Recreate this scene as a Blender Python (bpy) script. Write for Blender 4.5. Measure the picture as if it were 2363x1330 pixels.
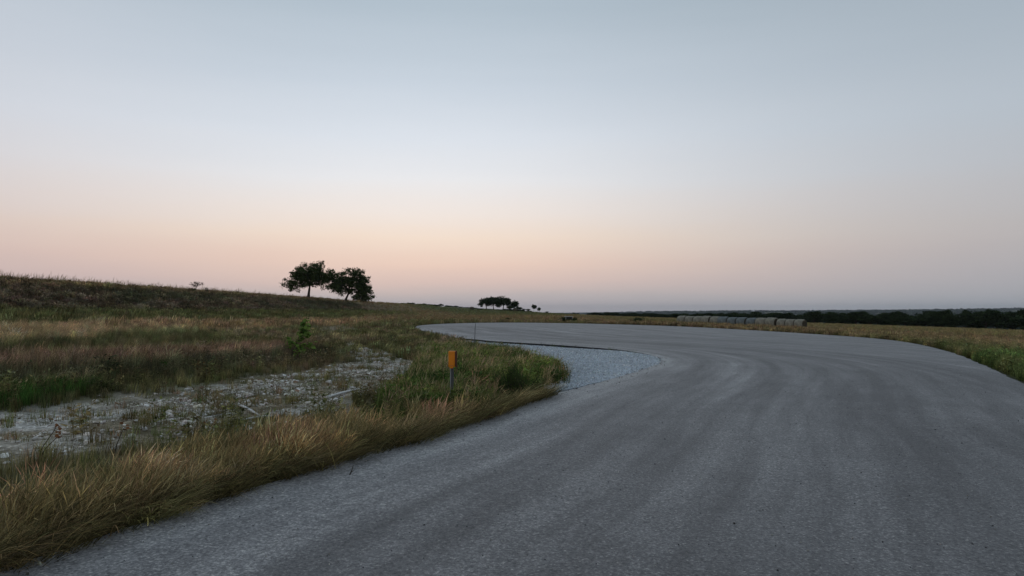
import bpy, bmesh, math, random
import numpy as np
from mathutils import Vector, Matrix
from mathutils.geometry import delaunay_2d_cdt

for o in list(bpy.data.objects): bpy.data.objects.remove(o)
scene = bpy.context.scene
COL = scene.collection
rng = np.random.default_rng(7); random.seed(7)
R = math.radians

# ------------------------------------------------------------------ camera
F = 1600.0; CX, CY, HOR = 1181.5, 665.0, 718.0          # photo pixels
EYE = 1.6
PITCH = math.atan((HOR - CY) / F)
cam = bpy.data.cameras.new('camera'); cam_o = bpy.data.objects.new('camera', cam); COL.objects.link(cam_o)
cam.sensor_width = 36.0; cam.lens = 36.0 * F / 2363.0
cam.clip_start = 0.05; cam.clip_end = 60000
cam_o.location = (0, 0, EYE); cam_o.rotation_euler = (math.pi / 2 + PITCH, 0, 0)
scene.camera = cam_o
scene.view_settings.view_transform = 'Standard'; scene.view_settings.look = 'None'
scene.view_settings.gamma = 1; scene.view_settings.use_curve_mapping = False
scene.view_settings.exposure = 0.0

def lin(c):
    return tuple(((v / 255) / 12.92 if v <= 10 else (((v / 255) + 0.055) / 1.055) ** 2.4) for v in c[:3]) + (1.0,)

class NT:
    def __init__(s, tree): s.t = tree; s.n = tree.nodes; s.l = tree.links
    def new(s, t, **kw):
        n = s.n.new(t)
        for k, v in kw.items(): setattr(n, k, v)
        return n
    def link(s, a, b): s.l.new(a, b)
    def put(s, sock, v):
        if isinstance(v, bpy.types.NodeSocket): s.link(v, sock)
        else: sock.default_value = v
    def math(s, op, a, b=None, clamp=False):
        n = s.new('ShaderNodeMath', operation=op, use_clamp=clamp); s.put(n.inputs[0], a)
        if b is not None: s.put(n.inputs[1], b)
        return n.outputs[0]
    def mix(s, f, a, b, mode='MIX'):
        n = s.new('ShaderNodeMix', data_type='RGBA', blend_type=mode)
        s.put(n.inputs[0], f); s.put(n.inputs[6], a); s.put(n.inputs[7], b); return n.outputs[2]
    def ramp(s, f, stops, interp='LINEAR'):
        n = s.new('ShaderNodeValToRGB'); cr = n.color_ramp; cr.interpolation = interp
        while len(cr.elements) < len(stops): cr.elements.new(0.5)
        for e, (p, c) in zip(cr.elements, stops):
            e.position = p; e.color = c if len(c) == 4 else tuple(c) + (1,)
        s.put(n.inputs[0], f); return n.outputs[0]
    def rng(s, v, a, b, c=0.0, d=1.0):
        n = s.new('ShaderNodeMapRange'); s.put(n.inputs[0], v)
        for i, q in enumerate((a, b, c, d)): n.inputs[i + 1].default_value = q
        return n.outputs[0]
    def noise(s, vec, scale, detail=4, rough=0.55, out=0):
        n = s.new('ShaderNodeTexNoise'); n.inputs['Scale'].default_value = scale
        n.inputs['Detail'].default_value = detail; n.inputs['Roughness'].default_value = rough
        if vec is not None: s.link(vec, n.inputs['Vector'])
        return n.outputs[out]
    def attr(s, name, typ='GEOMETRY'):
        n = s.new('ShaderNodeAttribute', attribute_name=name, attribute_type=typ); return n

# ------------------------------------------------------------------ dusk sky (after sunset, hazy glow low in front)
GLOW_AZ = R(-8)
world = bpy.data.worlds.new('World'); scene.world = world; world.use_nodes = True
w = NT(world.node_tree); w.n.clear()
tc = w.new('ShaderNodeTexCoord'); sep = w.new('ShaderNodeSeparateXYZ'); w.link(tc.outputs['Generated'], sep.inputs[0])
elev = w.math('DIVIDE', w.math('ARCSINE', sep.outputs[2]), R(90))
mpw = w.new('ShaderNodeMapping'); mpw.inputs['Scale'].default_value = (1.6, 1.6, 16.0); w.link(tc.outputs['Generated'], mpw.inputs[0])
veil = w.noise(mpw.outputs[0], 1.3, 4, 0.55)               # uneven layers of thin haze
elev = w.math('ADD', elev, w.math('MULTIPLY', w.math('SUBTRACT', veil, 0.5), 0.022))
az = w.math('ARCTAN2', sep.outputs[0], sep.outputs[1])
da = w.math('ABSOLUTE', w.math('SUBTRACT', az, GLOW_AZ))
da = w.math('MINIMUM', da, w.math('SUBTRACT', 2 * math.pi, da))
wt = w.math('EXPONENT', w.math('MULTIPLY', -1.0, w.math('POWER', w.math('DIVIDE', da, R(31)), 2.0)))
left = w.rng(w.math('SUBTRACT', az, GLOW_AZ), R(15), R(-25))
def stops(lst): return [(e / 90.0, lin(c)) for e, c in lst]
warm = w.ramp(elev, stops([(0, (186, 178, 181)), (1, (198, 186, 184)), (2.4, (224, 198, 188)), (4, (240, 210, 193)),
    (6, (247, 226, 208)), (8, (244, 233, 225)), (10.5, (236, 236, 238)), (14, (222, 228, 236)), (18, (203, 213, 224)), (24, (179, 193, 205)),
    (40, (160, 177, 192)), (90, (152, 168, 184))]))
coolR = w.ramp(elev, stops([(0, (158, 163, 170)), (2, (166, 168, 174)), (5, (176, 175, 178)), (9, (178, 181, 187)),
    (14, (176, 186, 196)), (20, (166, 178, 189)), (24, (158, 171, 182)), (40, (150, 165, 178)), (90, (151, 167, 183))]))
coolL = w.ramp(elev, stops([(0, (180, 170, 174)), (2, (192, 174, 176)), (5, (202, 184, 181)), (9, (204, 197, 199)),
    (14, (202, 205, 213)), (20, (192, 199, 209)), (24, (180, 190, 200)), (40, (158, 173, 187)), (90, (151, 167, 183))]))
cool = w.mix(left, coolR, coolL)
skyc = w.mix(wt, cool, warm)
bg = w.new('ShaderNodeBackground'); w.link(skyc, bg.inputs[0]); bg.inputs[1].default_value = 1.0
wo = w.new('ShaderNodeOutputWorld'); w.link(bg.outputs[0], wo.inputs[0])

# ------------------------------------------------------------------ numpy noise and terrain
def vnoise(x, y, seed=0):
    x = np.asarray(x, float); y = np.asarray(y, float)
    xi = np.floor(x).astype(np.int64); yi = np.floor(y).astype(np.int64); fx = x - xi; fy = y - yi
    def h(a, b):
        n = (a * 374761393 + b * 668265263 + seed * 974634777) & 0x7fffffff
        n = ((n ^ (n >> 13)) * 1274126177) & 0x7fffffff
        return ((n ^ (n >> 16)) & 0xffff) / 65535.0
    u = fx * fx * (3 - 2 * fx); v = fy * fy * (3 - 2 * fy)
    return (h(xi, yi) * (1 - u) + h(xi + 1, yi) * u) * (1 - v) + (h(xi, yi + 1) * (1 - u) + h(xi + 1, yi + 1) * u) * v
def fbm(x, y, seed=0, o=3):
    s = 0; a = 0.5; t = 0
    for i in range(o):
        s = s + a * vnoise(x, y, seed + i * 17); t += a; a *= 0.5; x = np.asarray(x) * 2.03; y = np.asarray(y) * 2.03
    return s / t
def sstep(a, b, v):
    t = np.clip((np.asarray(v, float) - a) / (b - a), 0, 1); return t * t * (3 - 2 * t)
def softplus(t, k): return k * np.logaddexp(0, np.asarray(t, float) / k)

def Z(x, y):
    x = np.asarray(x, float); y = np.asarray(y, float)
    right = -0.03 * softplus(x - 8, 4)
    s0 = 8 + 7 * sstep(30, 75, y)
    L = 1.45 * np.clip(softplus(-x - s0, 1.2) / (30 - s0), 0, 1.15)
    B = 2.15 * sstep(29, 38, -x) + 0.02 * np.maximum(0, -x - 38)
    p = L + B
    q = np.interp(x, [-400, -150, -58, -7, 15, 45, 90], [8.0, 7.2, 5.1, 2.6, 1.2, 0.1, 0])
    z = p + (q - p) * sstep(190, 415, y) + right
    d1 = ((x - 55) * 200 + (y - 400) * 93) / math.hypot(200, 93)
    d = np.maximum(d1, y - 430)
    dd = softplus(d - 25, 8)
    r = np.hypot(x, y); azp = CX + F * np.where(y > 1, x / np.maximum(y, 1), np.sign(x) * 9)
    ridge = np.interp(azp, [600, 1200, 1320, 1500, 1750, 2050, 2363, 3000], [-46, -42, -36, -14, -6, 2, 14, 18])
    ridge = ridge + 15 * (fbm(x / 900, y / 2600, 5) - 0.5)
    f = sstep(2300, 7200, r)
    deep = -46 * (1 - np.exp(-dd * 0.055 / 46))
    zz = z * np.exp(-dd / 200) + deep + f * (46 + ridge) * sstep(50, 400, dd)
    zz = zz + 5 * (fbm(x / 350, y / 350, 9) - 0.5) * sstep(600, 2500, r)
    near = 1 - sstep(60, 200, r)
    return zz + 0.05 * (fbm(x / 3.0, y / 3.0, 3) - 0.5) * sstep(1.5, 6, -x + 0.25 * (y - 12)) * (1 - sstep(40, 70, y)) 

def ray(px, py):
    dx = (px - CX) / F; dy = 1.0; dz = (CY - py) / F
    c, s = math.cos(PITCH), math.sin(PITCH)
    v = np.array([dx, dy * c - dz * s, dy * s + dz * c]); return v
def hit(px, py, lift=0.0, tmax=3000):
    v = ray(px, py); t = np.geomspace(1.5, tmax, 4000)
    h = EYE + v[2] * t - (Z(v[0] * t, v[1] * t) + lift)
    k = np.argmax(h < 0)
    if k == 0: k = len(t) - 1
    a, b = t[k - 1], t[k]
    for _ in range(30):
        m = 0.5 * (a + b)
        if EYE + v[2] * m - (float(Z(v[0] * m, v[1] * m)) + lift) < 0: b = m
        else: a = m
    return np.array([v[0] * a, v[1] * a])
def at_depth(px, D):            # ground point under the pixel column at depth D
    x = (px - CX) / F * D; return (x, D, float(Z(x, D)))

# ------------------------------------------------------------------ object helpers
def link(o, parent=None):
    COL.objects.link(o)
    if parent is not None: o.parent = parent
    return o
def tag(o, label=None, cat=None, group=None, kind=None):
    if label: o['label'] = label
    if cat: o['category'] = cat
    if group: o['group'] = group
    if kind: o['kind'] = kind
    return o
def empty(name, loc, rz=0, scale=(1, 1, 1)):
    o = bpy.data.objects.new(name, None); o.location = loc; o.rotation_euler = (0, 0, rz); o.scale = scale
    o.empty_display_size = 0.2; return link(o)
def mesh_np(name, V, Fc, mat=None, smooth=False):
    me = bpy.data.meshes.new(name); me.from_pydata([tuple(v) for v in V], [], [tuple(int(i) for i in f) for f in Fc])
    if mat: me.materials.append(mat)
    if smooth: me.polygons.foreach_set('use_smooth', [True] * len(me.polygons))
    me.update(); return me
def mobj(name, me, parent=None): return link(bpy.data.objects.new(name, me), parent)
def fattr(me, name, arr, dom='POINT', typ='FLOAT'):
    a = me.attributes.new(name, typ, dom); arr = np.asarray(arr, np.float32).ravel()
    a.data.foreach_set('vector' if typ == 'FLOAT_VECTOR' else ('color' if typ == 'FLOAT_COLOR' else 'value'), arr)

class MB:
    def __init__(s): s.V = []; s.F = []; s.A = []
    def add(s, V, Fc, a=0.5):
        o = len(s.V); s.V += [tuple(v) for v in V]; s.F += [tuple(i + o for i in f) for f in Fc]
        s.A += (list(a) if hasattr(a, '__len__') else [a] * len(V))
    def tube(s, P, Rr, n=6, a=0.5, cap=True):
        P = [Vector(p) for p in P]; V = []; Fc = []
        for i, p in enumerate(P):
            d = (P[min(i + 1, len(P) - 1)] - P[max(i - 1, 0)]).normalized()
            u = d.cross(Vector((0.31, 0.17, 0.93))); u = u.normalized() if u.length > 1e-3 else Vector((1, 0, 0)); v = d.cross(u)
            for k in range(n):
                t = 2 * math.pi * k / n; V.append(p + (u * math.cos(t) + v * math.sin(t)) * Rr[i])
        for i in range(len(P) - 1):
            for k in range(n):
                Fc.append((i * n + k, i * n + (k + 1) % n, (i + 1) * n + (k + 1) % n, (i + 1) * n + k))
        if cap: Fc.append(tuple(range(n))[::-1]); Fc.append(tuple(range((len(P) - 1) * n, len(P) * n)))
        s.add(V, Fc, a)
    def box(s, c, h, a=0.5, bev=0.0):
        cx, cy, cz = c; hx, hy, hz = h
        if bev <= 0:
            V = [(cx + sx * hx, cy + sy * hy, cz + sz * hz) for sz in (-1, 1) for sy in (-1, 1) for sx in (-1, 1)]
            s.add(V, [(0, 2, 3, 1), (4, 5, 7, 6), (0, 1, 5, 4), (2, 6, 7, 3), (0, 4, 6, 2), (1, 3, 7, 5)], a)
        else:
            bm = bmesh.new(); bmesh.ops.create_cube(bm, size=1)
            for v in bm.verts: v.co = Vector((v.co.x * 2 * hx, v.co.y * 2 * hy, v.co.z * 2 * hz))
            bmesh.ops.bevel(bm, geom=bm.edges[:], offset=bev, segments=2, profile=0.5, affect='EDGES')
            bm.verts.index_update()
            s.add([(v.co.x + cx, v.co.y + cy, v.co.z + cz) for v in bm.verts], [tuple(v.index for v in f.verts) for f in bm.faces], a); bm.free()
    def mesh(s, name, mat=None, smooth=False, attr='rnd'):
        me = mesh_np(name, s.V, s.F, mat, smooth); fattr(me, attr, s.A); return me
    def build(s, name, mat=None, parent=None, smooth=False): return mobj(name, s.mesh(name, mat, smooth), parent)

# ------------------------------------------------------------------ materials
def material(name, fn):
    m = bpy.data.materials.new(name); m.use_nodes = True; nt = NT(m.node_tree); nt.n.clear()
    out = nt.new('ShaderNodeOutputMaterial'); fn(nt, out); return m
def pbr(nt, out, col, rough=0.9, normal=None, spec=0.25, metal=0.0):
    b = nt.new('ShaderNodeBsdfPrincipled'); nt.put(b.inputs['Base Color'], col); nt.put(b.inputs['Roughness'], rough)
    b.inputs['Specular IOR Level'].default_value = spec; b.inputs['Metallic'].default_value = metal
    if normal is not None: nt.link(normal, b.inputs['Normal'])
    nt.link(b.outputs[0], out.inputs[0]); return b
def bump(nt, h, strength=0.5, dist=0.02):
    n = nt.new('ShaderNodeBump'); n.inputs['Strength'].default_value = strength; n.inputs['Distance'].default_value = dist
    nt.link(h, n.inputs['Height']); return n.outputs[0]
def scalec(c, k): return (c[0] * k, c[1] * k, c[2] * k, 1)

def leafy(nt, out, col, trans=0.25):
    d = nt.new('ShaderNodeBsdfDiffuse'); t = nt.new('ShaderNodeBsdfTranslucent'); m = nt.new('ShaderNodeMixShader')
    nt.put(d.inputs[0], col); nt.put(t.inputs[0], col); m.inputs[0].default_value = trans
    nt.link(d.outputs[0], m.inputs[1]); nt.link(t.outputs[0], m.inputs[2]); nt.link(m.outputs[0], out.inputs[0])

def m_grass(nt, out):            # tint comes from each clump, lower stems are green-brown, blade to blade variation
    tint = nt.attr('tint', 'INSTANCER').outputs['Color']; h = nt.attr('hgt').outputs['Fac']; r = nt.attr('rnd').outputs['Fac']
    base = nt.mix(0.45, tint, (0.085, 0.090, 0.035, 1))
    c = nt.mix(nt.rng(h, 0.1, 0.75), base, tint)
    c = nt.mix(1.0, c, nt.ramp(r, [(0, (0.45, 0.45, 0.42)), (0.5, (0.95, 0.95, 0.95)), (0.85, (1.45, 1.4, 1.3)), (1, (2.1, 1.95, 1.75))]), 'MULTIPLY')
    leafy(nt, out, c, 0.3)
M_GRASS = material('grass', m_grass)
def m_stone(nt, out):
    tint = nt.attr('tint', 'INSTANCER').outputs['Color']; tcn = nt.new('ShaderNodeTexCoord').outputs['Object']
    n = nt.noise(tcn, 3.0, 6, 0.65); n2 = nt.noise(tcn, 14.0, 4)
    c = nt.mix(1.0, tint, nt.ramp(n, [(0.3, (0.6, 0.58, 0.55)), (0.6, (1.1, 1.08, 1.05))]), 'MULTIPLY')
    pbr(nt, out, c, 0.95, bump(nt, n2, 0.5, 0.1), 0.1)
M_STONE = material('loose_stone', m_stone)
def m_rock(nt, out):
    tcn = nt.new('ShaderNodeTexCoord').outputs['Object']; n = nt.noise(tcn, 9.0, 6, 0.65); n2 = nt.noise(tcn, 60.0, 5, 0.7)
    c = nt.ramp(n, [(0.25, (0.36, 0.34, 0.30)), (0.5, (0.60, 0.58, 0.54)), (0.75, (0.72, 0.70, 0.67))])
    pbr(nt, out, c, 0.95, bump(nt, n2, 0.6, 0.02), 0.1)
M_ROCK = material('limestone_rock', m_rock)
def leafmat(name, lo, hi, trans=0.2):
    def f(nt, out):
        r = nt.attr('rnd').outputs['Fac']; leafy(nt, out, nt.ramp(r, [(0, lo), (1, hi)]), trans)
    return material(name, f)
M_OAK = leafmat('oak_leaf', (0.028, 0.042, 0.018), (0.085, 0.112, 0.042))
M_FAROAK = leafmat('far_leaf', (0.012, 0.022, 0.011), (0.055, 0.078, 0.034), 0.1)
M_SAP = leafmat('sapling_leaf', (0.06, 0.13, 0.03), (0.24, 0.34, 0.08), 0.35)
M_BUSHY = leafmat('thin_shrub_leaf', (0.05, 0.045, 0.03), (0.10, 0.08, 0.05))
M_DEADLEAF = leafmat('dead_leaf', (0.12, 0.055, 0.028), (0.27, 0.13, 0.06))
def m_bark(nt, out):
    tcn = nt.new('ShaderNodeTexCoord').outputs['Object']; n = nt.noise(tcn, 12.0, 5)
    pbr(nt, out, nt.ramp(n, [(0.3, (0.025, 0.02, 0.016)), (0.7, (0.075, 0.062, 0.05))]), 0.95, bump(nt, n, 0.6, 0.03), 0.1)
M_BARK = material('bark', m_bark)
def m_wood(nt, out):
    tcn = nt.new('ShaderNodeTexCoord').outputs['Object']; n = nt.noise(tcn, 18.0, 5)
    pbr(nt, out, nt.ramp(n, [(0.3, (0.50, 0.49, 0.47)), (0.7, (0.80, 0.79, 0.77))]), 0.85, bump(nt, n, 0.4, 0.01), 0.2)
M_WOOD = material('weathered_wood', m_wood)

def m_ground(nt, out):
    col = nt.attr('cover').outputs['Color']; bare = nt.attr('bare').outputs['Fac']
    pos = nt.new('ShaderNodeNewGeometry').outputs['Position']
    n1 = nt.noise(pos, 1.3, 6, 0.6); n2 = nt.noise(pos, 9.0, 6, 0.7); n3 = nt.noise(pos, 45.0, 4, 0.7)
    v = nt.new('ShaderNodeTexVoronoi'); v.inputs['Scale'].default_value = 22.0; nt.link(pos, v.inputs['Vector'])
    c = nt.mix(1.0, col, nt.ramp(n2, [(0.25, (0.45, 0.45, 0.43)), (0.55, (1, 1, 1)), (0.8, (1.35, 1.3, 1.2))]), 'MULTIPLY')
    stony = nt.mix(1.0, c, nt.ramp(v.outputs['Color'], [(0, (0.5, 0.48, 0.44)), (0.6, (1.0, 1.0, 1.0)), (1, (1.5, 1.5, 1.5))]), 'MULTIPLY')
    c = nt.mix(bare, c, stony)
    litter = nt.mix(nt.rng(n1, 0.48, 0.62), c, nt.mix(0.75, c, (0.10, 0.085, 0.05, 1)))
    c = nt.mix(bare, c, litter)
    h = nt.math('ADD', nt.math('MULTIPLY', v.outputs['Distance'], -1.2), nt.math('ADD', n2, nt.math('MULTIPLY', n3, 0.4)))
    pbr(nt, out, c, 1.0, bump(nt, h, 0.9, 0.05), 0.05)
M_GROUND = material('ground_cover', m_ground)

def m_asphalt(nt, out):
    pos = nt.new('ShaderNodeNewGeometry').outputs['Position']
    lane = nt.attr('lane').outputs['Fac']; along = nt.attr('along').outputs['Fac']
    cb = nt.new('ShaderNodeCombineXYZ'); nt.link(nt.math('MULTIPLY', lane, 1.0), cb.inputs[0]); nt.link(nt.math('MULTIPLY', along, 0.06), cb.inputs[1])
    streak = nt.noise(cb.outputs[0], 0.85, 5, 0.62)
    cb2 = nt.new('ShaderNodeCombineXYZ'); nt.link(nt.math('MULTIPLY', lane, 2.3), cb2.inputs[0]); nt.link(nt.math('MULTIPLY', along, 0.16), cb2.inputs[1])
    streak2 = nt.noise(cb2.outputs[0], 1.1, 4, 0.6)
    patch = nt.noise(pos, 0.45, 6, 0.62); blot = nt.noise(pos, 3.0, 5, 0.65)
    fine = nt.noise(pos, 48.0, 4, 0.8); fine2 = nt.noise(pos, 190.0, 2, 0.7)
    v = nt.new('ShaderNodeTexVoronoi'); v.inputs['Scale'].default_value = 62.0; nt.link(pos, v.inputs['Vector'])
    edge = nt.rng(lane, 0.0, 1.6, 1.0, 0.0)
    f = nt.math('ADD', nt.math('MULTIPLY', streak, 0.48), nt.math('ADD', nt.math('MULTIPLY', streak2, 0.30), nt.math('ADD', nt.math('MULTIPLY', patch, 0.20), nt.math('MULTIPLY', blot, 0.08))))
    f = nt.math('ADD', f, nt.math('MULTIPLY', edge, 0.11))
    cb3 = nt.new('ShaderNodeCombineXYZ'); nt.link(nt.math('MULTIPLY', lane, 5.0), cb3.inputs[0]); nt.link(nt.math('MULTIPLY', along, 0.11), cb3.inputs[1])
    tyre = nt.rng(nt.noise(cb3.outputs[0], 0.9, 2, 0.5), 0.60, 0.70); tmask = nt.rng(nt.noise(pos, 0.12, 3), 0.45, 0.6)
    f = nt.math('SUBTRACT', f, nt.math('MULTIPLY', nt.math('MULTIPLY', tyre, tmask), 0.06))
    worn_vignette = nt.math('EXPONENT', nt.math('MULTIPLY', -1.0, nt.math('POWER', nt.math('DIVIDE', nt.math('SUBTRACT', lane, 6.0), 2.6), 2.0)))  # darker worn lane, with the lens falloff also put into the colour
    f = nt.math('SUBTRACT', f, nt.math('MULTIPLY', worn_vignette, 0.055))
    c = nt.ramp(f, [(0.415, (0.094, 0.091, 0.092)), (0.50, (0.154, 0.150, 0.150)), (0.575, (0.222, 0.216, 0.214)), (0.67, (0.34, 0.332, 0.325))])
    mid = nt.noise(pos, 19.0, 4, 0.75)
    c = nt.mix(1.0, c, nt.ramp(mid, [(0.3, (0.62, 0.62, 0.63)), (0.5, (1, 1, 1)), (0.7, (1.38, 1.37, 1.34))]), 'MULTIPLY')
    grain = nt.ramp(fine, [(0.32, (0.18, 0.18, 0.19)), (0.45, (0.78, 0.78, 0.79)), (0.56, (1.08, 1.08, 1.08)), (0.68, (2.5, 2.45, 2.3))])
    c = nt.mix(1.0, c, grain, 'MULTIPLY')
    agg = nt.ramp(v.outputs['Color'], [(0.0, (0.62, 0.62, 0.64)), (0.85, (1.12, 1.12, 1.12)), (0.97, (2.0, 1.95, 1.85))])
    c = nt.mix(0.8, c, agg, 'MULTIPLY')
    h = nt.math('ADD', fine, nt.math('MULTIPLY', fine2, 0.5))
    pbr(nt, out, c, 0.62, bump(nt, h, 0.6, 0.012), 0.5)
M_ASPHALT = material('asphalt', m_asphalt)
def m_gravel(nt, out):
    pos = nt.new('ShaderNodeNewGeometry').outputs['Position']
    v = nt.new('ShaderNodeTexVoronoi'); v.inputs['Scale'].default_value = 42.0; nt.link(pos, v.inputs['Vector'])
    n = nt.noise(pos, 0.8, 4); n2 = nt.noise(pos, 20.0, 4)
    c = nt.ramp(v.outputs['Color'], [(0, (0.33, 0.375, 0.42)), (0.5, (0.53, 0.585, 0.64)), (1, (0.68, 0.73, 0.78))])
    c = nt.mix(1.0, c, nt.ramp(n, [(0.35, (0.78, 0.78, 0.78)), (0.65, (1.08, 1.08, 1.08))]), 'MULTIPLY')
    h = nt.math('SUBTRACT', nt.math('MULTIPLY', n2, 0.4), v.outputs['Distance'])
    pbr(nt, out, c, 0.95, bump(nt, h, 1.0, 0.03), 0.1)
M_GRAVEL = material('crushed_gravel', m_gravel)

# ------------------------------------------------------------------ road outline in metres
ROADLIFT = 0.085
inner_px = [(0, 1310), (120, 1275), (260, 1228), (420, 1175), (640, 1105), (860, 1045), (1010, 1000), (1150, 952), (1260, 913), (1400, 879),
            (1490, 851), (1520, 840), (1527, 831), (1515, 823), (1480, 815), (1440, 808), (1300, 797), (1140, 788), (1060, 781), (1000, 771), (972, 763), (957, 757)]
outer_px = [(962, 752.5), (985, 749.5), (1040, 746.5), (1140, 744.5), (1300, 746), (1450, 749.5), (1563, 753), (1700, 760), (1830, 768),
            (2000, 779), (2100, 790), (2200, 813), (2280, 848), (2363, 886)]
inner = [hit(*p, lift=ROADLIFT) for p in inner_px]
e0 = inner[0] - inner[2]; e0 = e0 / np.linalg.norm(e0)
inner = [inner[0] + e0 * 14] + inner
outer = [hit(*p, lift=ROADLIFT) for p in outer_px]
e1 = outer[-1] - outer[-2]; e1 = e1 / np.linalg.norm(e1)
outer = outer + [outer[-1] + e1 * 6, np.array([outer[-1][0] - 1.0, -10.0])]
def chaikin(P, n=2):
    P = [np.asarray(p, float) for p in P]
    for _ in range(n):
        Q = [P[0]]
        for a, b in zip(P[:-1], P[1:]): Q += [0.75 * a + 0.25 * b, 0.25 * a + 0.75 * b]
        P = Q + [P[-1]]
    return np.array(P)
INNER = chaikin(inner, 2); OUTER = chaikin(outer, 2)
def densify(P, step0=0.15, k=0.012):
    out = []
    for a, b in zip(P[:-1], P[1:]):
        L = np.linalg.norm(b - a); st = step0 + k * np.linalg.norm(0.5 * (a + b)); n = max(1, int(L / st))
        for i in range(n): out.append(a + (b - a) * i / n)
    out.append(P[-1]); return np.array(out)
OUTL = densify(np.vstack([INNER, OUTER, INNER[:1]]))[:-1]
OUTL = OUTL + 0.17 * np.stack([fbm(OUTL[:, 0] * 2.3, OUTL[:, 1] * 2.3, 41) - 0.5, fbm(OUTL[:, 0] * 2.3, OUTL[:, 1] * 2.3, 42) - 0.5], 1)
def inside(P, poly):
    x, y = P[:, 0], P[:, 1]; c = np.zeros(len(P), bool); n = len(poly); j = n - 1
    for i in range(n):
        xi, yi = poly[i]; xj, yj = poly[j]
        if yi != yj: c ^= ((yi > y) != (yj > y)) & (x < (xj - xi) * (y - yi) / (yj - yi) + xi)
        j = i
    return c
def pdist(P, line):
    best = np.full(len(P), 1e9); arc = np.zeros(len(P)); acc = 0.0
    for a, b in zip(line[:-1], line[1:]):
        d = b - a; L = np.linalg.norm(d)
        if L < 1e-9: continue
        t = np.clip(((P - a) @ d) / L ** 2, 0, 1); q = a + t[:, None] * d; ds = np.linalg.norm(P - q, axis=1)
        m = ds < best; best[m] = ds[m]; arc[m] = acc + t[m] * L; acc += L
    return best, arc
ROADPOLY = np.vstack([INNER, OUTER])
def road_sd(P):                 # positive outside the asphalt
    d, _ = pdist(P, np.vstack([ROADPOLY, ROADPOLY[:1]])); return np.where(inside(P, ROADPOLY), -d, d)

def poly_sheet(name, outl, lift, mat, grid, skirt, extra=None):
    lo, hi = outl.min(0), outl.max(0)
    xs = np.arange(lo[0], hi[0], grid); ys = np.arange(lo[1], hi[1], grid)
    g = np.stack(np.meshgrid(xs, ys), -1).reshape(-1, 2) + rng.uniform(-.1, .1, (len(xs) * len(ys), 2)) * grid
    g = g[inside(g, outl)]; dd, _ = pdist(g, np.vstack([outl, outl[:1]])[::2]); g = g[dd > grid * 0.5]
    pts = np.vstack([outl, g]); n = len(outl)
    r = delaunay_2d_cdt([Vector(p) for p in pts], [(i, (i + 1) % n) for i in range(n)], [list(range(n))], 1, 1e-5)
    V2 = np.array([tuple(v) for v in r[0]]); Fc = [tuple(f) for f in r[2]]
    lf = (lambda a, b: lift) if not callable(lift) else lift
    z = Z(V2[:, 0], V2[:, 1]) + lf(V2[:, 0], V2[:, 1])
    V = np.column_stack([V2, z]); nb = len(V)
    if skirt > 0:               # broken slab edge
        zo = Z(outl[:, 0], outl[:, 1]) + lf(outl[:, 0], outl[:, 1]); c = outl.mean(0)
        top = np.column_stack([outl, zo]); bot = top.copy(); bot[:, 2] -= skirt
        V = np.vstack([V, top, bot]); Fc += [(nb + i, nb + (i + 1) % n, nb + n + (i + 1) % n, nb + n + i) for i in range(n)]
    me = mesh_np(name, V, Fc, mat)
    bm = bmesh.new(); bm.from_mesh(me); bmesh.ops.remove_doubles(bm, verts=bm.verts[:], dist=1e-4); bmesh.ops.recalc_face_normals(bm, faces=bm.faces[:]); bm.to_mesh(me); bm.free()
    return me
road_me = poly_sheet('road', OUTL, ROADLIFT, M_ASPHALT, 0.8, 0.22)
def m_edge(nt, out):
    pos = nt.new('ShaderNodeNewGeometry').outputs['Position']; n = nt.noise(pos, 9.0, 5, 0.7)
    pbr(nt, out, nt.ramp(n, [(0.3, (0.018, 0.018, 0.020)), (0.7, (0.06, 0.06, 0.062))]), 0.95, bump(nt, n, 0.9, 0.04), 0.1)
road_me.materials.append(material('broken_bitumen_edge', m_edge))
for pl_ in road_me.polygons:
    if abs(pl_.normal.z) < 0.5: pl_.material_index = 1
co = np.empty(len(road_me.vertices) * 3, np.float32); road_me.vertices.foreach_get('co', co); co = co.reshape(-1, 3)[:, :2].astype(float)
ld, la = pdist(co, INNER); fattr(road_me, 'lane', ld); fattr(road_me, 'along', la)
tag(mobj('road', road_me), kind='structure')

GRAVEL = np.array([hit(1240, 922), hit(1310, 902), hit(1400, 880), hit(1490, 852), hit(1520, 841), hit(1528, 832), hit(1516, 822), hit(1480, 814), hit(1440, 807), hit(1300, 796), hit(1140, 787),
                   (-2.6, 37.5), (-2.2, 32), (-0.8, 26), (0.0, 21), (0.35, 17), (0.2, 14)])
gcen = np.array((1.8, 23.0))
for gi_ in range(11):
    v_ = GRAVEL[gi_] - gcen; GRAVEL[gi_] = GRAVEL[gi_] + v_ / np.linalg.norm(v_) * 0.35
def gravel_lift(x, y): return 0.072 - 0.075 * sstep(25.5, 31, y) + 0.022 * (fbm(x * 0.7, y * 0.7, 55) - 0.5)
gout = densify(np.vstack([GRAVEL, GRAVEL[:1]]), 0.3)[:-1]
gout = gout + 0.12 * np.stack([fbm(gout[:, 0] * 2, gout[:, 1] * 2, 51) - 0.5, fbm(gout[:, 0] * 2, gout[:, 1] * 2, 52) - 0.5], 1)
tag(mobj('gravel_apron', poly_sheet('gravel_apron', gout, gravel_lift, M_GRAVEL, 0.5, 0.05)), kind='structure')

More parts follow.
